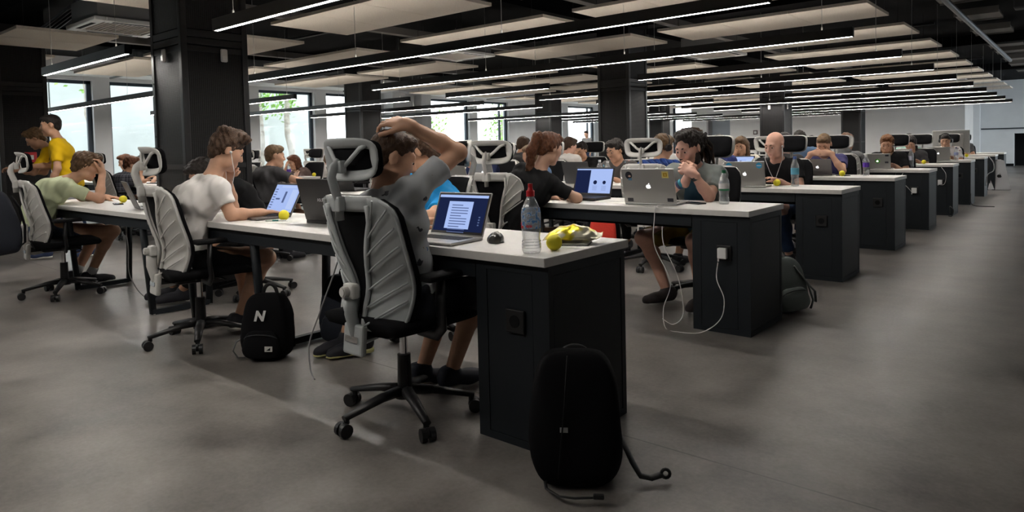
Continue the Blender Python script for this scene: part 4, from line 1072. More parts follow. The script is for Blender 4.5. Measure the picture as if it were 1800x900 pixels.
    # ---- clothes
    top = L.get('top'); tm = L['topm']; slv = L.get('sleeve', .55)
    if slv is not None:
        T = torso(.013); ax_ = spine.normalized()
        T.insert(0, cap(pel + V((0, 0, -.02)), pel + V((0, 0, -.02)), .1, .1, .05))
        for sg in (1, -1):
            e, wr = arms[sg]
            T.append(ell(sh[sg], (.068 * s * W,) * 3, .04))
            if slv <= 1: T.append(cap(sh[sg], sh[sg] + (e - sh[sg]) * slv, .060 * s * W, .059 * s * W, .03, 2))
            else: T += [cap(sh[sg], e, .060 * s * W, .052 * s, .03), cap(e, e + (wr - e) * min(.95, slv - 1), .050 * s, .040 * s, .02, 2)]
        T.append(cut(pel - ax_ * .105 * s, -ax_))
        T.append(('c', nk + ax_ * .05 + (nk - hb) * -.0, hb, .072 * s, .072 * s, .012, 0, -1))
        T.append(ell(nk + ax_ * .035 - bk * .035, (.066 * s, .066 * s, .05 * s), .01, None, -1))
        sh_o = grow('shirt', T, hs, tm, t, L.get('fold', .006), 36, L.get('seed', 1))
        if L.get('hood'):
            grow('hood', [cap(nk + bk * .05 - xr * .06, nk + bk * .06 + xr * .06, .045, None, .03), cap(nk + bk * .08 - ax_ * .07, nk + bk * .07, .05, .05, .03)], hs, tm, sh_o, .008, 30, 2)
    if L.get('collar'):
        ax_ = spine.normalized(); pts = [nk + ax_ * .0 + (xr * math.cos(a) * .066 - bk * math.sin(a) * .066) + ax_ * (-.01 - .02 * math.sin(a)) for a in [2 * PI * k / 20 for k in range(20)]]
        MB().tube(pts, .022, 8, flat=.007, closed=True, upv=ax_).build('collar', tm, t)
    # lower body
    lm = L.get('legm', BLKF); lc = L.get('leg', .62)
    T = [cap(pel - xr * .078 * W * s, pel + xr * .078 * W * s, .121 * s, None, .05)]
    for sg in (1, -1):
        kn, ank, toe = legs[sg]; cf = kn + (ank - kn) * .3; bkk = (kn - hip[sg]).normalized() * -.02
        if lc < 1: T.append(cap(hip[sg], hip[sg] + (kn - hip[sg]) * lc * 1.25, .100 * s, .088 * s, .04, 2))
        else: T += [cap(hip[sg], kn, .098 * s, .070 * s, .04), cap(kn, cf + bkk, .067 * s, .064 * s, .03), cap(cf + bkk, ank + (kn - ank) * .12, .063 * s, .050 * s, .03, 2)]
    T.append(cut(pel + spine.normalized() * .10 * s, spine.normalized()))
    grow('trousers' if lc >= 1 else 'shorts', T, hs, lm, t, .007, 24, 3)
    for sg in (1, -1):
        kn, ank, toe = legs[sg]; sd = V((0, 0, 1)).cross(toe)
        upz = V((0, 0, 1)) if abs(toe.z) < .5 else toe.orthogonal()
        a0 = ank + V((0, 0, -.045)) - toe * .035; a1 = ank + V((0, 0, -.058)) + toe * .155
        sh_ = grow('shoe', [cap(a0, a1, .042 * s, .036 * s, .03), cap(a0 + V((0, 0, .03)), ank + V((0, 0, .0)), .04 * s, .040 * s, .03), ell((a0 + a1) / 2 + toe * .02, (.042, .06, .035), .03), cut(ank + V((0, 0, -.082)), (0, 0, -1) if abs(toe.z) < .3 else (0, 0, -1)), cut(ank + V((0, 0, .02)), (0, 0, 1))], hs * .8, L.get('shoem', mat('shoe_dark', (.014, .014, .02), .7)), t)
        if L.get('sole'):
            grow('sole', [cap(a0 + V((0, 0, -.034)) , a1 + V((0, 0, -.022)), .045 * s, .039 * s, .02), cut(ank + V((0, 0, -.088)), (0, 0, -1)), cut(ank + V((0, 0, -.066)), (0, 0, 1))], hs * .8, L['sole'], sh_)
        if L.get('sock'):
            MB().tube([ank + (kn - ank) * .0, ank + (kn - ank) * .16], .042 * s, 14).build('sock', L['sock'], t)
    # ---- extras
    for x in L.get('extras', ()):
        if x == 'earbud' or x == 'earbud_wire':
            for sg in (1, -1): MB().sph(hp(sg * .084, .008, -.008), .009, n=10).build('earbud', WHITEP, t, True)
            if x == 'earbud_wire':
                f = nk - bk * .11 - spine.normalized() * .16
                for sg in (1, -1):
                    a = hp(sg * .086, .010, -.012); MB().tube([a, a + (f - a) * .33 + xr * .03 * sg - bk * .03, a + (f - a) * .7 + xr * .015 * sg - bk * .035, f - bk * .02, f - spine * .25 - bk * .06], .0022, 6).build('earbud_wire', WHITEP, t)
        if x == 'headphones':
            m = MB(); m.tube([hp(.092 * math.sin(a), -.015, .02 + .112 * math.cos(a)) for a in [-1.65 + 3.3 * k / 14 for k in range(15)]], .008, 8, flat=.005, upv=hr @ V((0, 1, 0)))
            for sg in (1, -1): m.cyl(hp(sg * .078, -.012, -.004), hp(sg * .108, -.012, -.004), .036, .030, 18)
            m.build('headphones', mat('headphone_black', (.015, .015, .017), .3), t)
        if x == 'lanyard':
            MB().tube([nk + xr * .06 + bk * .045, nk + xr * .055 - bk * .06 - V((0, 0, .02)), wa * .4 + ch * .6 - bk * .135, nk - xr * .055 - bk * .06 - V((0, 0, .02)), nk - xr * .06 + bk * .045], .006, 6, flat=.002).build('lanyard', mat('lanyard_black', (.02, .012, .014), .7), t)
        if x == 'inner':
            grow('undershirt', [cap(ch - bk * .052 + spine.normalized() * .02, pel - bk * .055 + spine.normalized() * .05, .086, .086, .03)], hs, mat('teal_tshirt', (.018, .060, .095), .9), t, .003, 40, 2)
        if x == 'watch':
            e, wr = arms[-1]; d = (wr - e).normalized(); m = MB(); m.cyl(wr - d * .045, wr - d * .02, .034 * s, n=18); m.build('watch', BLK, t)
        if x == 'wristband':
            e, wr = arms[1]; d = (wr - e).normalized(); m = MB(); m.cyl(wr - d * .05, wr - d * .025, .034 * s, n=18); m.mi = 1; m.cyl(wr - d * .072, wr - d * .052, .035 * s, n=18); m.build('wristband', [mat('band_teal', (.02, .22, .28), .6), mat('band_dark', (.02, .03, .08), .6)], t)
        if x == 'sunglasses':
            m = MB()
            for sg in (1, -1): m.sph(hp(sg * .034, .068, .085), .028 * hsx, (1, .35, .7), 12, hr)
            m.tube([hp(-.075, -.03, .05), hp(-.066, .06, .082), hp(0, .082, .088), hp(.066, .06, .082), hp(.075, -.03, .05)], .004, 6); m.build('sunglasses', BLK, t)
        if x == 'print':
            f = ch - bk * .128; R = Matrix((xr, spine.normalized(), -bk)).transposed().to_4x4()
            m = MB(); g = []
            for k in range(14):
                a = .5 + 4.6 * k / 13; g.append(f + xr * .05 * math.cos(a) - spine.normalized() * (.07 - .05 * math.sin(a)) - bk * .012)
            m.tube(g, .009, 6); m.tube([f + xr * .01 - spine.normalized() * .075 - bk * .014, f + xr * .012 - spine.normalized() * .055 - bk * .014], .008, 6); m.build('chest_print', WHITEP, t)
    return t

def seated(kind, hd, facing_down=.35, side=0, yaw=0, **kw):
    """a pose leaning over the desk; hd = head centre in the person's own frame"""
    hd = V(hd); pel = V(kw.pop('pel', (0, -.06, .53)))
    dr = (hd - pel).normalized()
    nk = hd - V((dr.x * .10, .055 + .02 * facing_down, .135))
    p = dict(pel=pel, neck=nk, head=hd, pitch=facing_down, yaw=yaw, hand_r=(.15, hd.y + .22, .765), hand_l=(-.15, hd.y + .22, .765), foot_r=(.12, .22, .09), foot_l=(-.12, .14, .09), curl_r=.35, curl_l=.35)
    if kind == 'chin':     # one fist to the mouth
        p.update(hand_l=hd + V((-.03, .085, -.165)), hd_l=(.35, .05, .9), hn_l=(0, -1, .2), curl_l=1.15, elb_l=(-.5, .2, -1))
    if kind == 'chinr':
        p.update(hand_r=hd + V((.055, .075, -.155)), hd_r=(-.2, .02, .9), hn_r=(-.5, -1, .2), curl_r=.95, elb_r=(.5, .2, -1))
    if kind == 'brow':
        p.update(hand_r=hd + V((.03, .13, -.11)), hd_r=(-.15, -.15, .95), hn_r=(0, -1, 0), curl_r=.35, elb_r=(.4, .3, -1))
    if kind == 'clasp':
        p.update(hand_r=hd + V((.10, .12, -.10)), hand_l=hd + V((-.10, .12, -.10)), hd_r=(-1, .1, .05), hd_l=(1, .12, .05), hn_r=(0, -1, -.4), hn_l=(0, -1, -.4), curl_r=.5, curl_l=.5, elb_r=(.7, .3, -1), elb_l=(-.7, .3, -1))
    p.update(kw)
    return p
# ================================================================ bags
def bag(label, loc, rz, col, w=.29, d=.17, h=.46, tilt=0, pocket=True, front_col=None, straps='floor', patch=None, roll=0, ph=.42):
    t = thing('backpack', label, 'backpack', loc); t.rotation_euler = (tilt, roll, rz)
    def shp(w, d, h, off=0, y0=0, z0=0, p=.45, tp=.30, sag=.0):
        def f(u, v):
            a = 2 * PI * u; b = -PI / 2 + PI * v
            cb = abs(math.cos(b)) ** .38; z = .5 + .5 * math.copysign(abs(math.sin(b)) ** .62, math.sin(b))
            k = 1 - tp * max(0, z - .25) ** 2.2; c, s_ = math.cos(a), math.sin(a)
            wob = 1 + .025 * math.sin(5 * a + 7 * z) + .02 * math.sin(11 * z + 3 * a)
            return (w / 2 * math.copysign(abs(c) ** p, c) * cb * k * wob, y0 + d / 2 * math.copysign(abs(s_) ** p, s_) * cb * (1 - .35 * z ** 3) * wob, z0 + h * z)
        return f
    m = MB(); m.grid(shp(w, d, h), 40, 24); bmesh.ops.remove_doubles(m.bm, verts=m.bm.verts[:], dist=.0008); m.build('bag_body', col, t, True)
    if pocket:
        m = MB(); m.grid(shp(w * .78, d * .5, h * ph, 0, -d * .42, .015), 32, 18); bmesh.ops.remove_doubles(m.bm, verts=m.bm.verts[:], dist=.0008); m.build('front_pocket', front_col or col, t, True)
        m = MB(); m.tube([(w * .34 * math.cos(a), -d * .56 - .012 * math.sin(a), h * (ph - .08) + h * .07 * math.sin(a)) for a in [PI * k / 12 for k in range(13)]], .003, 5); m.build('zip', STEEL, t)
    m = MB(); m.tube([(.04 * math.cos(a), d * .18, h * .955 + (.062 if h < .42 or h > .47 else .022) * math.sin(a)) for a in [PI * k / 10 for k in range(11)]], .011, 8, flat=.005, upv=(0, 1, 0)); m.build('top_handle', BLK, t)
    m = MB(); m.tube([(w * .44 * math.cos(a) * (1 - .3 * max(0, math.sin(a)) ** 3), -d * .12, h * .30 + h * .63 * math.sin(a)) for a in [-.15 + (PI + .3) * k / 24 for k in range(25)]], .004, 5, upv=(0, 1, 0)); m.build('main_zip', STEEL, t)
    for sx in (-1, 1):
        m = MB(); m.tube([(sx * w * .2, d * .42, h * .9), (sx * w * .30, d * .56, h * .7), (sx * w * .33, d * .60, h * .4), (sx * w * .36, d * .5, h * .15), (sx * w * .42, d * .3, .05)], .022, 8, flat=.007, upv=(0, 1, 0)); m.build('shoulder_strap', BLKM, t)
    return t
NAVYB = mat('navy_bag_cloth', (.010, .013, .022), .85, bump=.2)
big = bag('large plain black backpack leaning on the nearest cabinet corner', (.165, -.062, 0), .58, BLKF, .31, .19, .445, tilt=-.10, pocket=False)
m = MB(); m.box((-.035, -.097, .20), (.026, .003, .016)); m.build('brand_patch', mat('patch_grey', (.30, .31, .31), .6), big)
m = MB(); m.tube([(-.10, -.085, .03), (-.095, -.1, .012), (-.05, -.15, .008), (.0, -.16, .008), (.06, -.155, .01)], .006, 6, flat=.003); m.box((.075, -.155, .014), (.035, .022, .014), None, .004); m.build('loose_strap', BLK, big)
m = MB(); m.tube([(.15, .02, .15), (.19, .0, .07), (.215, -.01, .03), (.25, .0, .02), (.29, .01, .03)], .016, 8, flat=.006); m.tube([(.30 + .014 * math.cos(a), .012, .032 + .014 * math.sin(a)) for a in [2 * PI * k / 12 for k in range(12)]], .006, 6, closed=True, upv=(0, 1, 0)); m.build('loose_strap', BLK, big)
m = MB(); m.tube([(-.02, -.094, .44), (-.03, -.105, .30), (-.045, -.105, .15), (-.055, -.098, .04)], .003, 5); m.build('front_seam', BLKM, big)
nb = bag('black backpack with a white letter standing behind the man in white', (-2.0, .06, 0), .62, BLKF, .27, .17, .36, tilt=-.06)
text_mesh('N', .075, None, nb, mat('print_white', (.75, .75, .73), .5), (-.005, -.092, .245), name='printed_letter', bold=.0035, slant=.25)
m = MB(); m.box((.055, -.122, .075), (.042, .003, .028)); m.mi = 1; m.poly([(.043, -.124, .067), (.066, -.124, .067), (.066, -.124, .083)], .0006, (0, -1, 0)); m.build('brand_patch', [mat('patch_pale', (.62, .62, .58), .6), BLKM], nb)
m = MB(); m.tube([(-.12, -.03, .12), (-.16, -.05, .10), (-.175, -.06, .05), (-.15, -.05, .012), (-.11, -.04, .01)], .016, 8, flat=.004); m.build('loose_strap', mat('strap_grey', (.12, .12, .12), .8), nb)
bag('dark navy rucksack on the floor by the blue-jeaned legs', (-1.93, .52, 0), .5, NAVYB, .27, .18, .40, tilt=-.05)
hb_ = bag('dark navy backpack hung on the chair of the man in pale green', (-4.80, -.47, .42), 0, NAVYB, .33, .22, .48, tilt=.12)
gb = bag('grey-green backpack slumped behind the second cabinet', (-.04, 2.72, 0), .9, mat('grey_green_cloth', (.13, .15, .14), .9, bump=.2), .26, .20, .36, tilt=-.12, roll=-.12)
m = MB(); m.tube([(.05, -.08, .30), (.11, -.10, .18), (.13, -.1, .06), (.10, -.1, .01)], .02, 8, flat=.005); m.tube([(.16, -.02, .16), (.20, -.03, .10), (.19, -.03, .03)], .02, 8, flat=.006); m.build('loose_strap', mat('strap_green', (.16, .18, .17), .9), gb)
bag('black backpack with a bright red front behind the second desk', (-2.12, 3.70, .0), .55, BLKF, .34, .22, .50, tilt=-.05, ph=.92, front_col=mat('bright_red_cloth', (.75, .045, .025), .75, bump=.3, bscale=60))

# ================================================================ things on the desks
laptop(-.665, .125, .06, 'silver laptop with a text page in front of the man clasping his head', 'alu', .31, 'doc', 'fruit', 112)
laptop(-2.42, .285, -.05, 'grey laptop showing a pale blue page in front of the man in white', 'dark', .33, 'chat', None, 118)
laptop(-1.70, .385, PI + .02, 'large black laptop with its lid back to the camera on the nearest desk', 'black', .37, 'doc', 'letters', 104)
laptop(-3.93, .27, PI - .25, 'dark grey laptop with a dark fruit logo by the pale green shirt', 'dark', .33, 'doc', 'fruit_dark', 112)
laptop(-.72, 2.19, PI + .12, 'silver laptop with small stickers in front of the man with dreadlocks', 'alu', .36, 'doc', 'fruit', 104, [('blob', .13, .19, (.02, .02, .03)), ('sq', -.12, .195, (.85, .72, .25)), ('ink', .135, .022, (.2, .05, .05)), ('ink', -.14, .025, (.2, .05, .05))])
laptop(-1.38, 2.28, .02, 'black laptop with a split navy and pale screen by the ponytailed woman', 'black', .34, 'split', None, 108)
laptop(-2.40, 2.18, PI - .25, 'wide silver laptop with a round logo left of the white chair', 'alu', .40, 'doc', 'ring', 106)
laptop(-4.62, 2.20, -.35, 'laptop with a pale screen under the hand of the man in dark grey', 'grey', .33, 'chat', None, 108)
laptop(-4.15, 2.28, PI, 'black laptop with its back to the camera in the second desk row', 'black', .36, 'doc', None, 106)
laptop(-.82, 4.07, PI + .12, 'silver laptop with two blue hexagon stickers in front of the bald man', 'alu', .34, 'doc', 'fruit', 104, [('hex', .13, .185, (.05, .38, .68)), ('hex', -.125, .185, (.05, .38, .68))])
laptop(-2.55, 4.05, PI - .1, 'grey laptop back facing the camera before the man with a lanyard', 'grey', .35, 'doc', None, 105)
laptop(-3.95, 4.12, PI, 'small silver laptop in the third row, glowing logo towards the camera', 'alu', .32, 'doc', 'fruit', 105)
laptop(-8.5, 2.25, .1, 'brown-cased laptop open before the man in dark checks', 'grey', .36, 'doc', None, 108)
laptop(-8.15, 4.0, PI, 'silver laptop with glowing logo near the red-haired woman', 'alu', .33, 'doc', 'fruit', 105)
laptop(-.83, 6.20, PI + .1, 'dark grey cased tablet laptop before the man in purple', 'dark', .29, 'doc', 'fruit', 112)
laptop(-1.75, 6.1, .1, 'laptop with a pale blue screen before the girl in white', 'grey', .34, 'chat', None, 106)
laptop(-.60, 7.97, PI + .05, 'silver laptop with a round green sticker before the bearded man', 'alu', .30, 'doc', 'green', 102, [('ink', -.11, .17, (.03, .03, .04)), ('ink', -.105, .08, (.03, .03, .04))])
laptop(-1.35, 7.95, .05, 'laptop with a blue screen behind the man in purple', 'grey', .34, 'chat', None, 106)
laptop(-.72, 9.88, PI + .1, 'plain silver laptop before the woman with a braid', 'alu', .34, 'doc', 'fruit', 104)
laptop(-.50, 11.85, PI + .15, 'silver laptop before the man in a white patterned shirt', 'alu', .34, 'doc', 'fruit', 104)
def monitor(x, y, rz, label):
    t = thing('desktop_computer', label, 'computer', (x, y, DH), rz)
    m = MB(); m.box((0, 0, .30), (.62, .02, .44), None, .008); m.box((0, .03, .30), (.40, .03, .30), None, .014); m.build('display', ALU, t)
    MB().b2((-.29, -.0115, .13), (.29, -.0098, .50)).build('screen', SCRD, t)
    m = MB(); m.b2((-.10, -.06, 0), (.10, .10, .008), .003); m.box((0, .045, .08), (.15, .01, .17), Matrix.Rotation(-.2, 3, 'X')); m.build('stand', ALU, t)
    m = MB()
    for pl in APPLE: m.poly([(-p[0] * .07, .0455, .31 + p[1] * .07) for p in pl], .001, (0, 1, 0))
    m.build('logo', BLK, t)
monitor(-.56, 13.72, PI + .25, 'large silver all-in-one computer, back to the camera, on a far desk')
t = thing('computer_carton', 'white tapering carton with a dark fruit logo on the corridor floor', 'box', (.04, 15.62, 0), .25)
m = MB(); 
vs = [m.bm.verts.new(c) for c in ((-.2, -.12, 0), (.2, -.12, 0), (.2, .12, 0), (-.2, .12, 0), (-.09, -.07, .62), (.09, -.07, .62), (.09, .07, .62), (-.09, .07, .62))]
for f in ((0, 1, 5, 4), (1, 2, 6, 5), (2, 3, 7, 6), (3, 0, 4, 7), (4, 5, 6, 7), (3, 2, 1, 0)): m.bm.faces.new([vs[k] for k in f])
bmesh.ops.bevel(m.bm, geom=m.bm.edges[:], offset=.012, segments=2, affect='EDGES'); m.build('carton_body', mat('carton_white', (.66, .67, .70), .5), t)
MB().b2((-.05, -.02, .61), (.05, .02, .635), .01).build('carry_handle', WHITEP, t)
m = MB()
for pl in APPLE: m.poly([(.0 + p[0] * .09, -.1015 + (p[1] * .09) * .081, .30 + p[1] * .09) for p in pl], .002, (0, -1, 0))
m.build('logo', BLK, t)

ball(-2.135, .27, 'yellow foam ball beside the laptop of the man in white'); ball(-4.86, .40, 'yellow foam ball near the elbow of the man in pale green'); ball(-4.02, .44, 'yellow foam ball by the hand at the dark laptop')
ball(-.62, 4.20, 'yellow foam ball in front of the bald man'); ball(-.55, 6.02, 'yellow foam ball by the elbow of the man in purple'); ball(-.40, 9.88, 'yellow foam ball before the woman with a braid')
ball(-.35, 11.86, 'yellow foam ball before the man in the white patterned shirt'); ball(-.3, 13.7, 'yellow foam ball by the all-in-one computer'); ball(-.085, .175, 'yellow foam ball behind the red-capped bottle'); ball(-8.0, 4.4, 'yellow foam ball near the red-haired woman'); ball(-2.72, 4.2, 'yellow and black ball by the man with a lanyard')
RED = mat('red_cap', (.62, .012, .02), .4); BLUEL = mat('blue_label', (.16, .50, .66), .5); GRN = mat('green_cap', (.01, .16, .06), .4); PUR = mat('purple_label', (.10, .03, .36), .5)
def lab_print():
    m = bpy.data.materials.new('printed_clear_label'); m.use_nodes = True; nt = m.node_tree; L = nt.links; b = nt.nodes['Principled BSDF']
    tc = nt.nodes.new('ShaderNodeTexCoord'); n = nt.nodes.new('ShaderNodeTexNoise'); n.inputs['Scale'].default_value = 60; L.new(tc.outputs['Object'], n.inputs['Vector'])
    cr = nt.nodes.new('ShaderNodeValToRGB'); e = cr.color_ramp.elements; e[0].position = .42; e[0].color = (.08, .25, .55, 1); e[1].position = .52; e[1].color = (.75, .8, .85, 1); L.new(n.outputs['Fac'], cr.inputs[0]); L.new(cr.outputs[0], b.inputs['Base Color'])
    tr = nt.nodes.new('ShaderNodeMath'); tr.operation = 'LESS_THAN'; tr.inputs[1].default_value = .50; L.new(n.outputs['Fac'], tr.inputs[0])
    a = nt.nodes.new('ShaderNodeMath'); a.operation = 'MULTIPLY_ADD'; a.inputs[1].default_value = .45; a.inputs[2].default_value = .40; L.new(tr.outputs[0], a.inputs[0]); L.new(a.outputs[0], b.inputs['Alpha']); return m
LABP = lab_print()
bt = bottle(-.125, .085, 'red-capped clear water bottle at the corner of the nearest desk', RED, LABP, None, 1.12, kind='sport', h=.225)
m = MB()
for k, (z, a0, n) in enumerate(((.112, 3.6, 5), (.104, 4.9, 5), (.1, 4.0, 4))):
    for q in range(n): a = a0 + q * .13; m.box((.0376 * math.cos(a), .0376 * math.sin(a), z), (.0035, .0012, .008 + .003 * (q % 2)), Matrix.Rotation(a + PI / 2, 3, 'Z'))
m.build('red_print', RED, bt)
bottle(-.315, 2.33, 'green-capped water bottle beside the man with dreadlocks', GRN, mat('label_clear_white', (.75, .75, .74), .5), GRN)
bottle(-.465, 4.20, 'water bottle with a blue label beside the bald man', mat('blue_cap', (.12, .2, .5), .4), BLUEL, None, 1.02, h=.25)
bottle(-.36, 6.22, 'water bottle with a purple label beside the man in purple', WHITEP, PUR, None, 1, h=.22)
bottle(-.32, 8.45, 'clear water bottle beside the bearded man', mat('lilac_cap', (.5, .42, .6), .4), mat('label_faint', (.6, .62, .72), .5), None, 1, h=.24)
bottle(-2.32, 4.12, 'clear bottle with a red label in front of the man with a lanyard', WHITEP, mat('label_redwhite', (.7, .12, .1), .5), None, 1, h=.22); bottle(-2.5, 4.25, 'white-capped clear bottle next to the red-labelled one', WHITEP, mat('label_faint', (.6, .62, .72)), None, 1, h=.23)
bottle(-7.95, 3.92, 'clear bottle in front of the red-haired woman', WHITEP, PUR); bottle(-.22, 11.7, 'blue and white bottle before the far white patterned shirt', mat('dark_cap', (.03, .03, .1), .4), mat('label_blue_white', (.4, .45, .7), .5))
t = thing('green_box', 'small bright green carton on a far desk', 'box', (-.42, 13.64, DH)); MB().box((0, 0, .05), (.07, .05, .1), None, .004).build('carton', mat('bright_green', (.02, .45, .12), .5), t); MB().b2((-.036, -.026, .03), (.036, -.0252, .05)).build('carton_band', WHITEP, t)

t = thing('computer_mouse', 'black and grey computer mouse on the nearest desk', 'mouse', (-.43, .225, DH), .5)
m = MB(); m.sph((0, 0, .012), .034, (1.0, 1.65, .95), 20); bmesh.ops.bisect_plane(m.bm, geom=m.bm.verts[:] + m.bm.edges[:] + m.bm.faces[:], plane_co=(0, 0, .001), plane_no=(0, 0, -1), clear_outer=True); m.build('mouse_body', mat('mouse_grey', (.03, .028, .027), .22), t, True)
m = MB(); m.sph((-.022, .005, .012), .022, (.75, 1.6, .8), 14); bmesh.ops.bisect_plane(m.bm, geom=m.bm.verts[:] + m.bm.edges[:] + m.bm.faces[:], plane_co=(0, 0, .001), plane_no=(0, 0, -1), clear_outer=True); m.build('thumb_rest', BLK, t, True)
m = MB(); m.cyl((-.004, .034, .033), (.004, .034, .033), .010, n=14); m.build('scroll_wheel', CHROME, t)
# foil snack bag, notebook, papers
t = thing('snack_bag', 'crumpled gold foil snack bag on the nearest desk', 'snack bag', (-.125, .36, DH + .012), .55)
def foil(sg):
    def f(u, v):
        x = (u - .5) * .24; y = (v - .5) * .135; e = max(0, 1 - (2 * abs(u - .5)) ** 2.2) * max(0, 1 - (2 * abs(v - .5)) ** 2)
        wr = .0028 * math.sin(29 * u + 11 * v) + .0028 * math.sin(17 * v - 26 * u) + .002 * math.sin(47 * u - 20 * v)
        fin = max(0, 2 * abs(u - .5) - .82) / .18
        return (x, y * (1 + .10 * fin) * (1 - .22 * (2 * abs(u - .5)) ** 2 * (1 - fin)), .014 + (.052 * e if sg > 0 else -.011 * e) + sg * wr * .6 * min(1, 3 * e) + (.014 * fin if u > .5 else -.004 * fin) + .002 * fin * math.sin(60 * v))
    return f
FO = bpy.data.materials.new('crumpled_foil'); FO.use_nodes = True; _n = FO.node_tree; _b = _n.nodes['Principled BSDF']; _b.inputs['Metallic'].default_value = .75; _b.inputs['Roughness'].default_value = .3
_t = _n.nodes.new('ShaderNodeTexCoord'); _z = _n.nodes.new('ShaderNodeTexNoise'); _z.inputs['Scale'].default_value = 16; _r = _n.nodes.new('ShaderNodeValToRGB'); _e = _r.color_ramp.elements
_e[0].position = .45; _e[0].color = (.72, .58, .03, 1); _e[1].position = .56; _e[1].color = (.66, .62, .48, 1)
_n.links.new(_t.outputs['Object'], _z.inputs['Vector']); _n.links.new(_z.outputs['Fac'], _r.inputs[0]); _n.links.new(_r.outputs[0], _b.inputs['Base Color'])
m = MB(); m.grid(foil(1), 40, 22); m.grid(foil(-1), 40, 22); bmesh.ops.remove_doubles(m.bm, verts=m.bm.verts[:], dist=.0012); m.build('foil_pouch', FO, t)
t = thing('notebook', 'pale notebook under the gold snack bag', 'notebook', (-.125, .35, DH), .45); MB().b2((-.075, -.06, .001), (.075, .06, .004)).build('back_cover', BLKM, t); MB().b2((-.073, -.058, .004), (.073, .058, .010)).build('pages', mat('paper', (.72, .71, .66), .8), t)
def sheet(x, y, rz, label, w=.21, d=.15, pen=False):
    t = thing('paper_sheet', label, 'paper', (x, y, DH), rz); MB().b2((-w / 2, -d / 2, .0005), (w / 2, d / 2, .0015)).build('sheet', mat('paper'), t)
    m = MB()
    for k in range(5): m.b2((-w * .4, d * .3 - k * .018, .0015), (w * (.3 - .1 * (k % 2)), d * .3 - k * .018 + .002, .0018))
    m.build('printed_lines', mat('ink_grey', (.3, .3, .32), .8), t)
sheet(.0 - .06, .285, .3, 'loose paper beside the notebook at the desk corner', .12, .08); sheet(-2.10, .21, .25, 'paper under the pen by the yellow ball of the man in white'); sheet(-.5, 4.16, .2, 'papers in front of the bald man'); sheet(-.42, 6.1, .2, 'paper under the bottle by the man in purple'); sheet(-2.3, 4.0, .1, 'papers in front of the man with a lanyard'); sheet(-1.05, 2.18, -.2, 'white papers between the two laptops of the second desk', .26, .18)
t = thing('pen', 'white and teal pen on the paper by the man in white', 'pen', (-2.13, .215, DH + .0055), .7); MB().cyl((-.06, 0, 0), (.06, 0, 0), .004, n=10).build('barrel', WHITEP, t); MB().cyl((-.02, 0, 0), (.015, 0, 0), .0045, n=10).build('grip', mat('teal', (.02, .18, .17), .5), t)
def phone(x, y, rz, label):
    t = thing('phone', label, 'phone', (x, y, DH), rz); MB().box((0, 0, .0045), (.07, .14, .008), None, .003).build('case', BLK, t); MB().b2((-.031, -.062, .0083), (.031, .062, .009)).build('glass', mat('phone_glass', (.01, .01, .012), .08), t)
phone(-.49, 2.27, 1.2, 'black phone beside the green-capped bottle'); phone(-4.70, .30, 1.3, 'dark phone lying by the man in pale green'); phone(-.56, 6.10, 1.0, 'black phone near the yellow ball of the man in purple')

# chargers and cords
def charger(i, label):
    t = thing('charger', label, 'charger', (-.16, row(i) + .027, .485)); MB().b2((-.028, -.045, -.032), (.028, -.0145, .032), .006).build('adapter', WHITEP, t); MB().cyl((-.025, -.03, -.03), (-.025, -.032, -.05), .005, n=8).build('plug_sleeve', WHITEP, t)
charger(1, 'white charger plugged into the second cabinet'); charger(4, 'white charger plugged into the fifth cabinet'); charger(5, 'white charger plugged into the sixth cabinet')
def cord(pts, label, r=.0028, m_=WHITEP, cat='cable'):
    P_ = [V(p) for p in pts]; out = []
    for k in range(len(P_) - 1):
        a, b, c, d = P_[max(0, k - 1)], P_[k], P_[k + 1], P_[min(len(P_) - 1, k + 2)]
        for q in range(8):
            t = q / 8; out.append(.5 * ((2 * b) + (c - a) * t + (2 * a - 5 * b + 4 * c - d) * t * t + (3 * b - a - 3 * c + d) * t ** 3))
    out.append(P_[-1]); tag(MB().tube(out, r, 7).build('charging_cable', m_), label, cat)
cord([(-.186, 1.925, .43), (-.19, 1.915, .33), (-.14, 1.90, .22), (-.16, 1.89, .10), (-.27, 1.87, .01), (-.40, 1.82, .004), (-.50, 1.86, .004), (-.56, 1.95, .10), (-.50, 1.93, .28), (-.60, 1.92, .5), (-.595, 1.915, .68), (-.585, 1.922, .748), (-.58, 2.03, .748)], 'white cable from the second cabinet charger up to the stickered laptop')
cord([(-.62, 2.05, .004), (-.5, 1.96, .004), (-.44, 1.98, .08), (-.46, 1.96, .3), (-.55, 1.95, .5), (-.56, 1.95, .62)], 'thin white cable trailing from under the second desk to the floor')
cord([(-1.33, .10, .70), (-1.34, .05, .55), (-1.42, .02, .36), (-1.50, .0, .18), (-1.47, -.02, .06), (-1.42, -.03, .02)], 'grey cable hanging under the nearest desk by the jeans', .004, mat('cable_mid', (.30, .30, .30), .5))
cord([(-.19, 7.73, .47), (-.22, 7.69, .52), (-.3, 7.69, .62), (-.28, 7.72, .70)], 'white charger cable at the fifth cabinet', .003); cord([(-.19, 9.66, .45), (-.1, 9.60, .46), (-.08, 9.6, .6), (-.14, 9.63, .7)], 'white charger cable at the sixth cabinet', .003)
cord([(.02, 14.1, .73), (.10, 13.95, .62), (.11, 13.85, .48), (.03, 13.7, .40), (.01, 13.65, .2)], 'pale cable looped off the end of a far desk', .008, mat('cable_pale', (.5, .5, .5), .5))
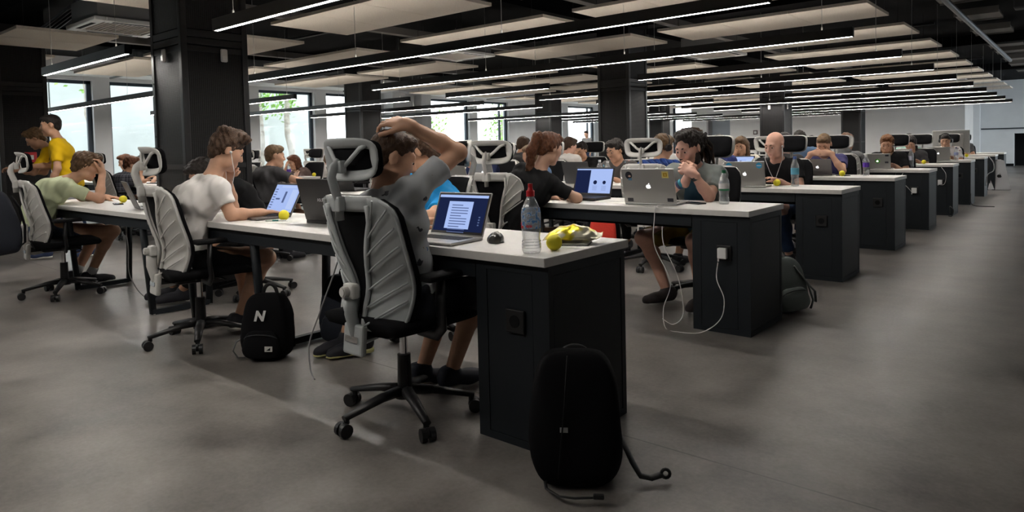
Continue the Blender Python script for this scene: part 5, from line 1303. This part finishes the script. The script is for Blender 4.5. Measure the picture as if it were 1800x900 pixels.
cord([(-.02, 9.4, .02), (.03, 9.35, .03), (.05, 9.3, .12), (.0, 9.35, .16), (-.01, 9.45, .06)], 'small loop of black cord by the fifth cabinet foot', .006, BLK); cord([(.01, 11.5, .2), (.02, 11.45, .05), (.1, 11.35, .01), (.35, 11.3, .01)], 'black cord on the floor beside a far cabinet', .007, BLK)
cord([(-4.1, .12, .65), (-4.1, .14, .45), (-4.25, .2, .2), (-4.2, .3, .01), (-3.9, .4, .01), (-3.75, .5, .01)], 'dark cable drooping under the desk beside the column', .004, mat('cable_mid'))
t = thing('wall_alarm', 'small dark alarm box on the grey back wall', 'alarm', (-9.15, YB - .0005, 1.5)); MB().b2((-.09, -.04, -.09), (.09, 0, .09), .01).build('alarm_case', mat('alarm_dark', (.12, .07, .07), .5), t); MB().b2((-.05, -.045, -.05), (.05, -.04, .05)).build('alarm_face', WHITEP, t)
t = thing('fire_call_point', 'red fire call point on the dark column by the men in yellow', 'alarm', (-9.45 + .0005, .95, 1.15), PI / 2); MB().b2((-.07, -.04, -.07), (.07, 0, .07), .008).build('alarm_case', mat('alarm_red', (.55, .02, .03), .4), t); MB().b2((-.03, -.045, -.03), (.03, -.04, .03)).build('alarm_face', WHITEP, t)

# ================================================================ the people
def hero(label, hub, rz, P, L, chairlabel, chub=None, crz=None, grey=False, world=('neck', 'head', 'hand_r', 'hand_l', 'elbow_r', 'elbow_l', 'knee_r', 'knee_l', 'foot_r', 'foot_l', 'pel'), chair_on=True):
    R = Matrix.Rotation(-rz, 3, 'Z')
    for k in world:
        if k in P and P.get('_w', True): P[k] = R @ (V(P[k]) - V((hub[0], hub[1], 0)))
    for k in ('hd_r', 'hd_l', 'hn_r', 'hn_l', 'toe_r', 'toe_l', 'elb_r', 'elb_l'):
        if k in P: P[k] = R @ V(P[k])
    p = person(label, hub, rz, P, L)
    if chair_on:
        c = chub or hub; chair(c[0], c[1], rz if crz is None else crz, chairlabel, grey)
    return p
TSH = patterned('grey_birds_tshirt', (.33, .34, .35), [(.06, .13, .30), (.05, .05, .06), (.20, .15, .08), (.03, .08, .30)], 11, .20)
WHT = mat('white_tshirt', (.70, .67, .64), .9, spec=.15); PGR = mat('pale_green_tshirt', (.52, .57, .37), .9, spec=.15); YELT = mat('yellow_tshirt', (.72, .45, .008), .85, spec=.2)
BLT = mat('black_tshirt', (.012, .012, .013), .9, spec=.15); DKG = mat('dark_grey_tshirt', (.06, .058, .06), .9, spec=.15); AZU = mat('azure_tshirt', (.015, .28, .66), .8, spec=.2); NAVY = mat('navy_cloth', (.016, .022, .06), .9, spec=.15)
JEANS = mat('blue_jeans', (.026, .045, .095), .9, spec=.15, var=.3, vscale=8); DSH = mat('denim_shorts', (.035, .055, .095), .9, var=.35, vscale=9); OLIVE = mat('mustard_shorts', (.17, .115, .012), .9); SOLE = mat('pale_sole', (.5, .48, .44), .7); SOCK = mat('pale_sock', (.4, .4, .4), .9)
GSH = mat('grey_green_shirt', (.20, .22, .21), .9, bump=.3, bscale=260); PURP = mat('purple_tshirt', (.055, .05, .15), .9); LBL = mat('light_blue_shirt', (.24, .42, .62), .9)

hero('person in a grey bird-print T-shirt clasping his head at the nearest desk', (-.72, -.03), -.05,
     dict(pel=(-.69, -.045, .50), neck=(-.765, -.09, .965), head=(-.765, -.045, 1.105), yaw=-.42, pitch=.30, slouch=.0, twist=-.12, shr=(.01, .02, .035), elbow_r=(-.545, .13, 1.125), hand_r=(-.660, -.05, 1.245), hd_r=(-1, -.18, .22), hn_r=(-.35, .45, -.85), curl_r=.42, tc_r=.0,
          hand_l=(-.97, .22, .765), elb_l=(-.6, -.4, -1), knee_r=(-.655, .36, .475), foot_r=(-.79, .30, .105), toe_r=(.25, 1, -.03), knee_l=(-.84, .36, .475), foot_l=(-.90, .22, .12), toe_l=(.3, 1, -.25)),
     dict(lod=0, s=.94, hair='brown', style='crop', skin='warm', topm=TSH, legm=mat('dark_shorts', (.012, .014, .022), .9), leg=.70, sleeve=.62, shoem=mat('navy_trainer', (.014, .018, .032), .7), sole=SOLE, fold=.006), 'pale grey mesh chair under the man clasping his head', (-.745, -.03), -.03, True)
hero('person in a white T-shirt with earbuds, fist at his mouth, beside the nearest column', (-2.66, .0), -.12,
     dict(pel=(-2.68, -.06, .51), neck=(-2.63, .09, .985), head=(-2.60, .175, 1.16), yaw=-.10, pitch=.42, slouch=.06, elbow_r=(-2.405, .09, .775), hand_r=(-2.385, .26, .775), hd_r=(.1, 1, .02), hn_r=(0, 0, -1), curl_r=.35, hand_l=(-2.72, .235, .99), hd_l=(.5, .3, .55), hn_l=(.2, -.6, -.5), curl_l=1.25, elb_l=(-.5, .3, -1),
          knee_r=(-2.50, .36, .475), foot_r=(-2.64, .24, .11), toe_r=(.35, 1, -.06), knee_l=(-2.75, .36, .47), foot_l=(-2.72, .33, .10), toe_l=(.2, 1, -.05)),
     dict(lod=0, s=.94, hair='brown', style='tuft', skin='warm', topm=WHT, legm=BLT, leg=.66, sleeve=.60, sole=SOLE, extras=('earbud_wire',), fold=.006), 'pale grey mesh chair under the man in white')
hero('person in a pale green T-shirt leaning on the desk, hand on his cheek', (-5.34, .0), -.12,
     dict(pel=(-5.33, -.10, .52), neck=(-5.27, .11, .935), head=(-5.225, .245, 1.06), yaw=-.08, pitch=.35, slouch=.075, elbow_r=(-5.02, .27, .775), hand_r=(-5.145, .345, .995), hd_r=(-.05, .02, 1), hn_r=(-.6, -.8, 0), curl_r=.8, elbow_l=(-5.44, .27, .78), hand_l=(-5.30, .42, .77),
          knee_r=(-5.17, .42, .475), foot_r=(-5.28, .26, .105), toe_r=(.3, 1, -.03), knee_l=(-5.42, .40, .47), foot_l=(-5.44, .2, .11), toe_l=(.1, 1, -.1)),
     dict(lod=0, s=.96, hair='fairbrown', style='short', skin='warm', topm=PGR, legm=DSH, leg=.68, sleeve=.62, sole=SOLE, sock=SOCK, fold=.007), 'pale grey mesh chair with the navy backpack on its back', (-5.02, -.02))
hero('person with dreadlocks and a beard, grey shirt, resting his mouth on clasped hands', (-.67, 2.72), PI,
     dict(pel=(-.67, 2.76, .52), neck=(-.655, 2.615, .965), head=(-.645, 2.515, 1.105), yaw=-.22, pitch=.36, slouch=.05, elbow_l=(-.47, 2.45, .775), hand_l=(-.545, 2.365, .935), hd_l=(-.85, -.05, .5), hn_l=(-.35, .9, -.35), curl_l=1.1, elbow_r=(-.82, 2.45, .775), hand_r=(-.605, 2.385, .885), hd_r=(.15, -.05, .95), hn_r=(.8, .6, -.1), curl_r=1.1,
          knee_l=(-.53, 2.34, .48), foot_l=(-.52, 2.40, .11), toe_l=(.0, -1, -.05), knee_r=(-.93, 2.36, .475), foot_r=(-.80, 2.45, .105), toe_r=(-.6, -1, -.04)),
     dict(lod=0, s=.97, hair='dark', style='dread', beard='dark', skin='pink', topm=GSH, legm=OLIVE, leg=.70, sleeve=.66, collar=1, shoem=mat('dark_trainer', (.022, .016, .016), .7), extras=('inner', 'watch', 'wristband', 'lanyard')), 'mesh chair under the man with dreadlocks')
# the shirt front of the man with dreadlocks is teal-blue underneath: an open over-shirt
hero('person in a black T-shirt with a red-brown ponytail, back to the camera', (-1.66, 1.84), .0,
     dict(pel=(-1.66, 1.80, .52), neck=(-1.50, 1.905, .965), head=(-1.455, 1.975, 1.125), yaw=-.25, pitch=.30, slouch=.05, elbow_r=(-1.23, 1.985, .775), hand_r=(-1.40, 2.13, .765), hd_r=(-.5, 1, 0), curl_r=.3, elbow_l=(-1.72, 2.02, .78), hand_l=(-1.56, 2.14, .765),
          knee_r=(-1.56, 2.2, .48), knee_l=(-1.76, 2.2, .48), foot_r=(-1.56, 2.1, .09), foot_l=(-1.78, 2.08, .09)),
     dict(lod=0, s=.93, fem=1, hair='red', style='pony', skin='fair', topm=BLT, legm=JEANS, leg=1.2, sleeve=.70, brow='red'), 'white mesh chair behind the ponytailed woman', (-1.75, 1.86), .18)
hero('person in a bright blue T-shirt across the nearest desk, face turned away', (-1.46, .88), PI - .35,
     dict(pel=(-1.60, .93, .52), neck=(-1.41, .80, .955), head=(-1.345, .65, 1.13), yaw=-.75, pitch=.30, slouch=.05, elbow_l=(-1.14, .52, .785), hand_l=(-1.34, .46, .775), elb_r=(-.6, .3, -1), hand_r=(-1.55, .46, .775), knee_l=(-1.42, .50, .48), foot_l=(-1.62, .40, .10), toe_l=(-.4, -1, -.1), knee_r=(-1.72, .52, .48), foot_r=(-1.72, .38, .10), toe_r=(-.3, -1, -.1)),
     dict(lod=0, s=.96, hair='brown', style='short', skin='warm', topm=AZU, legm=JEANS, leg=1.2, sleeve=.66, sole=mat('yellow_sole', (.6, .56, .25), .7)), 'mesh chair seen from its black front behind the blue T-shirt', (-1.68, .98), PI - .45)
hero('bald person in a black T-shirt with white earbud wires at the third desk', (-.75, 4.68), PI,
     dict(pel=(-.75, 4.72, .52), neck=(-.745, 4.585, .955), head=(-.735, 4.485, 1.10), yaw=-.28, pitch=.30, slouch=.05, hand_r=(-1.0, 4.22, .77), hand_l=(-.62, 4.30, .77), elb_r=(.9, .2, -.6), knee_l=(-.62, 4.3, .48), foot_l=(-.6, 4.45, .09), toe_l=(0, -1, 0), knee_r=(-.9, 4.3, .48), foot_r=(-.9, 4.45, .09), toe_r=(0, -1, 0)),
     dict(lod=1, s=.97, hair=None, style='none', brow='light', skin='pink', topm=BLT, legm=JEANS, leg=1.2, sleeve=.5, extras=('earbud_wire', 'print')), 'mesh chair behind the bald man')
hero('person dressed in black at the dark laptop, mostly hidden by the man in white', (-3.64, .90), PI,
     dict(pel=(-3.64, .94, .52), neck=(-3.76, .74, .885), head=(-3.82, .60, .985), pitch=.65, hand_l=(-3.80, .50, .77), hand_r=(-3.98, .42, .77), knee_l=(-3.50, .47, .48), knee_r=(-3.75, .48, .48), foot_l=(-3.85, .42, .10), foot_r=(-4.05, .42, .10), toe_l=(-.3, -1, 0), toe_r=(-.3, -1, 0)),
     dict(lod=1, hair='dark', style='short', skin='tan', topm=BLT, legm=BLT, leg=1.2, sleeve=1.8), '', chair_on=False)
st = copy_tree(CHAIR_P['w']); st.location = (-3.64, .93, 0); st.rotation_euler = (0, 0, PI); st.name = 'swivel_stool'; tag(st, 'black swivel stool under the person dressed in black beside the column', 'stool'); del st['group']
for ch in list(st.children):
    if ch.name.split('.')[0] in ('back_frame', 'back_mesh', 'lumbar_adjuster', 'back_bracket', 'headrest_stem', 'headrest_frame', 'headrest_mesh', 'armrest'):
        for g in list(ch.children): bpy.data.objects.remove(g)
        bpy.data.objects.remove(ch)

# the two standing in yellow
def stander(label, loc, rz, P, L):
    return person(label, loc, rz, P, L)
stander('person in a yellow T-shirt standing upright, dark hair cropped at the sides', (-7.35, .72), 2.75,
        dict(pel=(0, 0, .86), neck=(0, .05, 1.33), head=(.0, .11, 1.50), pitch=.12, down=0, slouch=.02, hand_l=(-.22, .13, .80), hand_r=(.14, .36, 1.05), curl_r=.5, elb_l=(-.6, -.6, 0), elb_r=(.6, -.5, -.6), knee_r=(.10, .14, .47), knee_l=(-.09, -.04, .47), foot_r=(.12, .24, .09), foot_l=(-.11, -.22, .10), toe_r=(.1, 1, 0), toe_l=(-.1, 1, -.2)),
        dict(lod=1, s=.95, hair='dark', style='crop', skin='tan', topm=YELT, legm=mat('pale_trousers', (.30, .29, .30), .9), leg=1.2, sleeve=.72, shoem=mat('blue_trainer', (.02, .035, .09), .7), sole=SOLE, extras=('lanyard',)))
stander('person in a yellow T-shirt bending forward, fair hair and glasses', (-7.83, .91), 2.7,
        dict(pel=(0, -.02, .84), neck=(.0, .20, 1.24), head=(.0, .32, 1.37), pitch=.55, slouch=.04, hand_r=(.14, .50, 1.0), hand_l=(-.12, .52, 1.02), curl_r=.7, curl_l=.7, elb_r=(.6, -.2, -1), elb_l=(-.6, -.2, -1), knee_r=(.10, .12, .46), knee_l=(-.09, -.04, .47), foot_r=(.11, .18, .09), foot_l=(-.11, -.2, .10), toe_r=(.1, 1, 0), toe_l=(-.1, 1, -.2)),
        dict(lod=1, s=.94, hair='light', style='short', skin='tan', topm=YELT, legm=JEANS, leg=1.2, sleeve=.7, shoem=mat('blue_trainer'), sole=SOLE))

# everyone else, desk by desk: (label, head x, y, z, side, pose, looks, extra pose)
PL1 = plaid('dark_check_shirt', (.10, .10, .12), (.02, .02, .03), (.35, .36, .40), 17); PL2 = plaid('blue_check_shirt', (.03, .07, .26), (.008, .015, .07), (.16, .24, .50), 15)
WPAT = patterned('white_patterned_shirt', (.68, .66, .65), [(.10, .08, .08), (.35, .10, .08), (.08, .10, .2)], 14, .22); LPRINT = patterned('grey_shirt_blue_print', (.075, .068, .066), [(.25, .5, .62), (.2, .45, .6), (.4, .12, .1)], 9, .2)
CRM = mat('cream_sweater', (.66, .60, .50), .9); NBL = mat('royal_sweater', (.022, .035, .16), .9); GHD = mat('grey_hoodie', (.20, .20, .20), .9); MNT = mat('mint_tshirt', (.28, .60, .50), .9); CHK = mat('charcoal_top', (.035, .033, .036), .9); BLS = mat('steel_blue_shirt', (.08, .14, .24), .9)
crowd = [
 ('person in a dark grey T-shirt reaching for a laptop beside the nearest column', -5.15, 2.02, 1.10, 'N', 'type', dict(hair='light', style='crop', topm=DKG, lod=1, sleeve=.6), dict(yaw=-.35, pitch=.12, hand_r=(.62, .34, .775))),
 ('person in a dark checked shirt typing near the windows', -8.85, 2.0, 1.01, 'N', 'type', dict(hair='red', style='short', topm=PL1, sleeve=1.6, lod=1), dict(yaw=-.35)),
 ('person in a dark top propping his cheek near the windows', -9.7, 2.53, 1.04, 'F', 'chin', dict(hair='dark', style='short', topm=BLT, lod=1), dict(yaw=.3)),
 ('person with short hair behind the cheek-propping one near the windows', -10.55, 2.55, 1.04, 'F', 'type', dict(hair='red', style='short', topm=DKG), {}),
 ('person with long light brown hair and a white top', -8.25, 3.92, .96, 'N', 'type', dict(hair='light', style='long', topm=WHT, fem=1), dict(yaw=.3)),
 ('person with long red hair hiding the face behind a hand', -8.70, 4.48, .97, 'F', 'brow', dict(hair='red', style='long', topm=mat('brown_check_top', (.14, .09, .08), .9), fem=1, lod=1), {}),
 ('person in a white T-shirt with sandy hair, back turned, near the tall window', -9.65, 5.85, .97, 'N', 'type', dict(hair='light', style='short', topm=WHT), dict(yaw=-.3)),
 ('person in a light blue shirt seen below the raised elbow', -4.40, 3.90, 1.10, 'N', 'type', dict(hair=None, style='none', topm=LBL, brow='light'), dict(yaw=.6)),
 ('person in navy with headphones leaning a cheek on a fist', -4.46, 4.46, 1.085, 'F', 'chinr', dict(hair='light', style='crop', topm=NAVY, sleeve=1.8, lod=1, extras=('headphones',)), dict(yaw=.25)),
 ('person with long light hair seen under a white headrest', -3.62, 4.46, 1.04, 'F', 'type', dict(hair='light', style='long', topm=BLS, fem=1), {}),
 ('person in a grey printed top with a lanyard, third desk', -2.44, 4.47, 1.075, 'F', 'type', dict(hair='dark', style='short', topm=LPRINT, sleeve=1.6, skin='tan', lod=1, extras=('lanyard',)), dict(yaw=-.25)),
 ('person in a blue checked shirt with headphones, back turned', -1.57, 3.90, 1.10, 'N', 'type', dict(hair='light', style='short', topm=PL2, sleeve=1.6, lod=1, extras=('headphones',)), dict(yaw=-.35)),
 ('person in a royal blue sweater, back turned, behind the dreadlocks', -1.85, 5.85, 1.10, 'N', 'type', dict(hair='dark', style='short', topm=NBL, sleeve=1.8, lod=1), dict(yaw=.1)),
 ('person in white behind the blue checked shirt', -2.55, 5.85, 1.12, 'N', 'type', dict(hair='dark', style='short', topm=WHT), {}),
 ('person in a white top behind the head-in-hand one', -4.02, 5.85, 1.13, 'N', 'type', dict(hair='brown', style='short', topm=WHT), dict(yaw=-.4)),
 ('person in a black T-shirt hiding his eyes behind a hand', -4.20, 6.40, 1.065, 'F', 'brow', dict(hair='dark', style='short', topm=BLT, lod=1), {}),
 ('girl in a cream sweater with a hand to her face', -1.82, 6.42, 1.085, 'F', 'chinr', dict(hair='fairbrown', style='long', topm=CRM, sleeve=1.8, fem=1, lod=1), dict(yaw=.1)),
 ('person in a purple T-shirt with hands linked before his mouth', -.84, 6.40, 1.085, 'F', 'clasp', dict(hair='light', style='crop', topm=PURP, lod=1), dict(yaw=.05, pitch=.5)),
 ('person with dark hair behind the chair of the bald man', -1.10, 5.85, 1.10, 'N', 'type', dict(hair='dark', style='short', topm=DKG), {}),
 ('person in a grey hoodie, back turned, beside the far column', -.95, 7.78, 1.09, 'N', 'type', dict(hair='ginger', style='short', topm=GHD, sleeve=1.8, hood=1, lod=1), dict(yaw=-.2)),
 ('person with sunglasses on his head in a steel blue shirt', -1.72, 8.35, 1.15, 'F', 'type', dict(hair='dark', style='short', beard='dark', topm=BLS, lod=1, extras=('sunglasses',)), {}),
 ('young person with short dark hair behind the one with sunglasses', -2.12, 10.26, 1.09, 'F', 'type', dict(hair='dark', style='crop', topm=CHK, skin='pink', face=1), dict(yaw=.1)),
 ('person with grey hair behind the girl in cream', -2.72, 8.33, 1.06, 'F', 'type', dict(hair='light', style='crop', topm=BLS), {}),
 ('ginger bearded person in a black T-shirt at the fifth desk', -.58, 8.33, 1.06, 'F', 'type', dict(hair='ginger', style='short', beard='ginger', topm=BLT, lod=1, extras=('earbud',)), dict(yaw=.05)),
 ('person in a charcoal top with a long dark braid', -.64, 10.26, 1.05, 'F', 'type', dict(hair='dark', style='braid', topm=CHK, fem=1, lod=1), dict(pitch=.45)),
 ('person in a mint T-shirt with a raised fist to the chin', -.90, 11.63, 1.08, 'N', 'chinr', dict(hair='dark', style='short', topm=MNT), dict(yaw=-.5)),
 ('person in a white patterned shirt wearing headphones at a far desk', -.44, 12.20, 1.07, 'F', 'type', dict(hair='dark', style='crop', topm=WPAT, lod=1, extras=('headphones',)), {}),
 ('person hidden behind the all-in-one computer, only hair showing', -.68, 16.05, 1.10, 'F', 'type', dict(hair='dark', style='short', topm=DKG), {}),
 ('person in dark clothes near the tall window, fifth row', -12.6, 8.33, 1.08, 'F', 'type', dict(hair='brown', style='short', topm=CHK), {}),
 ('person in grey, seventh row, by the windows', -12.9, 12.19, 1.12, 'F', 'type', dict(hair='fairbrown', style='short', topm=GHD), {}),
 ('person with black hair framed under the raised forearm', -8.92, 8.33, 1.10, 'F', 'type', dict(hair='dark', style='long', topm=BLT, fem=1), {}),
 ('person in red beyond the raised elbow', -12.4, 12.0, 1.11, 'F', 'type', dict(hair='dark', style='crop', topm=mat('red_top', (.45, .02, .03), .9)), {}),
 ('person with a hair bun, sixth row', -9.6, 10.26, 1.12, 'F', 'type', dict(hair='dark', style='bun', topm=CHK, fem=1), {}),
 ('person with dark hair over the white headrest, fifth row', -7.9, 8.33, 1.15, 'F', 'type', dict(hair='dark', style='short', topm=mat('wine_top', (.12, .02, .04), .9)), {}),
 ('person with dark hair beside the bun, eighth row', -12.3, 14.1, 1.14, 'F', 'type', dict(hair='dark', style='short', topm=CHK), {}),
 ('person with brown hair, fourth row, behind the ponytail', -4.85, 5.85, 1.16, 'N', 'type', dict(hair='brown', style='short', topm=DKG), {}),
]
for k, (label, hx, hy, hz, side, kind, L, ex) in enumerate(crowd):
    L = dict(L); L.setdefault('lod', 2); L.setdefault('skin', ('fair', 'warm', 'pink', 'tan')[k % 4] if L['lod'] == 2 else 'warm'); L.setdefault('legm', (JEANS, BLT, DSH)[k % 3]); L.setdefault('leg', (1.2, 1.2, .7)[k % 3]); L['seed'] = k
    off = .17
    hub = (hx, hy - off) if side == 'N' else (hx, hy + off)
    rz = 0 if side == 'N' else PI
    rr = random.Random(k); dz = rr.uniform(-.06, .06)
    P = seated(kind, (0, off, hz), ex.pop('pitch', .30), **ex)
    person(label, hub, rz, P, L)
    cx, cy = hub[0] + rr.uniform(-.05, .05), hub[1] + (-.05 if side == 'N' else .05)
    chair(cx, cy, rz + rr.uniform(-.2, .2), ' '.join(('mesh chair of the ' + label.replace('person', 'one', 1)).replace(',', '').split()[:15]))
# a few empty chairs
chair(-9.9, 6.7, PI + .3, 'empty mesh chair near the tall window, its black front to the camera'); chair(-7.4, 4.75, PI - .2, 'empty mesh chair next to the red-haired woman'); chair(-10.8, 4.75, PI, 'empty mesh chair close to the windows in the third row')
stander('person standing far off by the window wall', (-13.6, 20.6), PI, dict(pel=(0, 0, .92), neck=(0, .03, 1.40), head=(0, .07, 1.57), pitch=.2, hand_r=(.2, .1, .85), hand_l=(-.2, .1, .85), knee_r=(.09, .03, .5), knee_l=(-.09, .03, .5), foot_r=(.1, 0, .09), foot_l=(-.1, 0, .09)), dict(lod=2, hair='dark', style='short', topm=GHD, legm=JEANS, leg=1.2, skin='fair'))
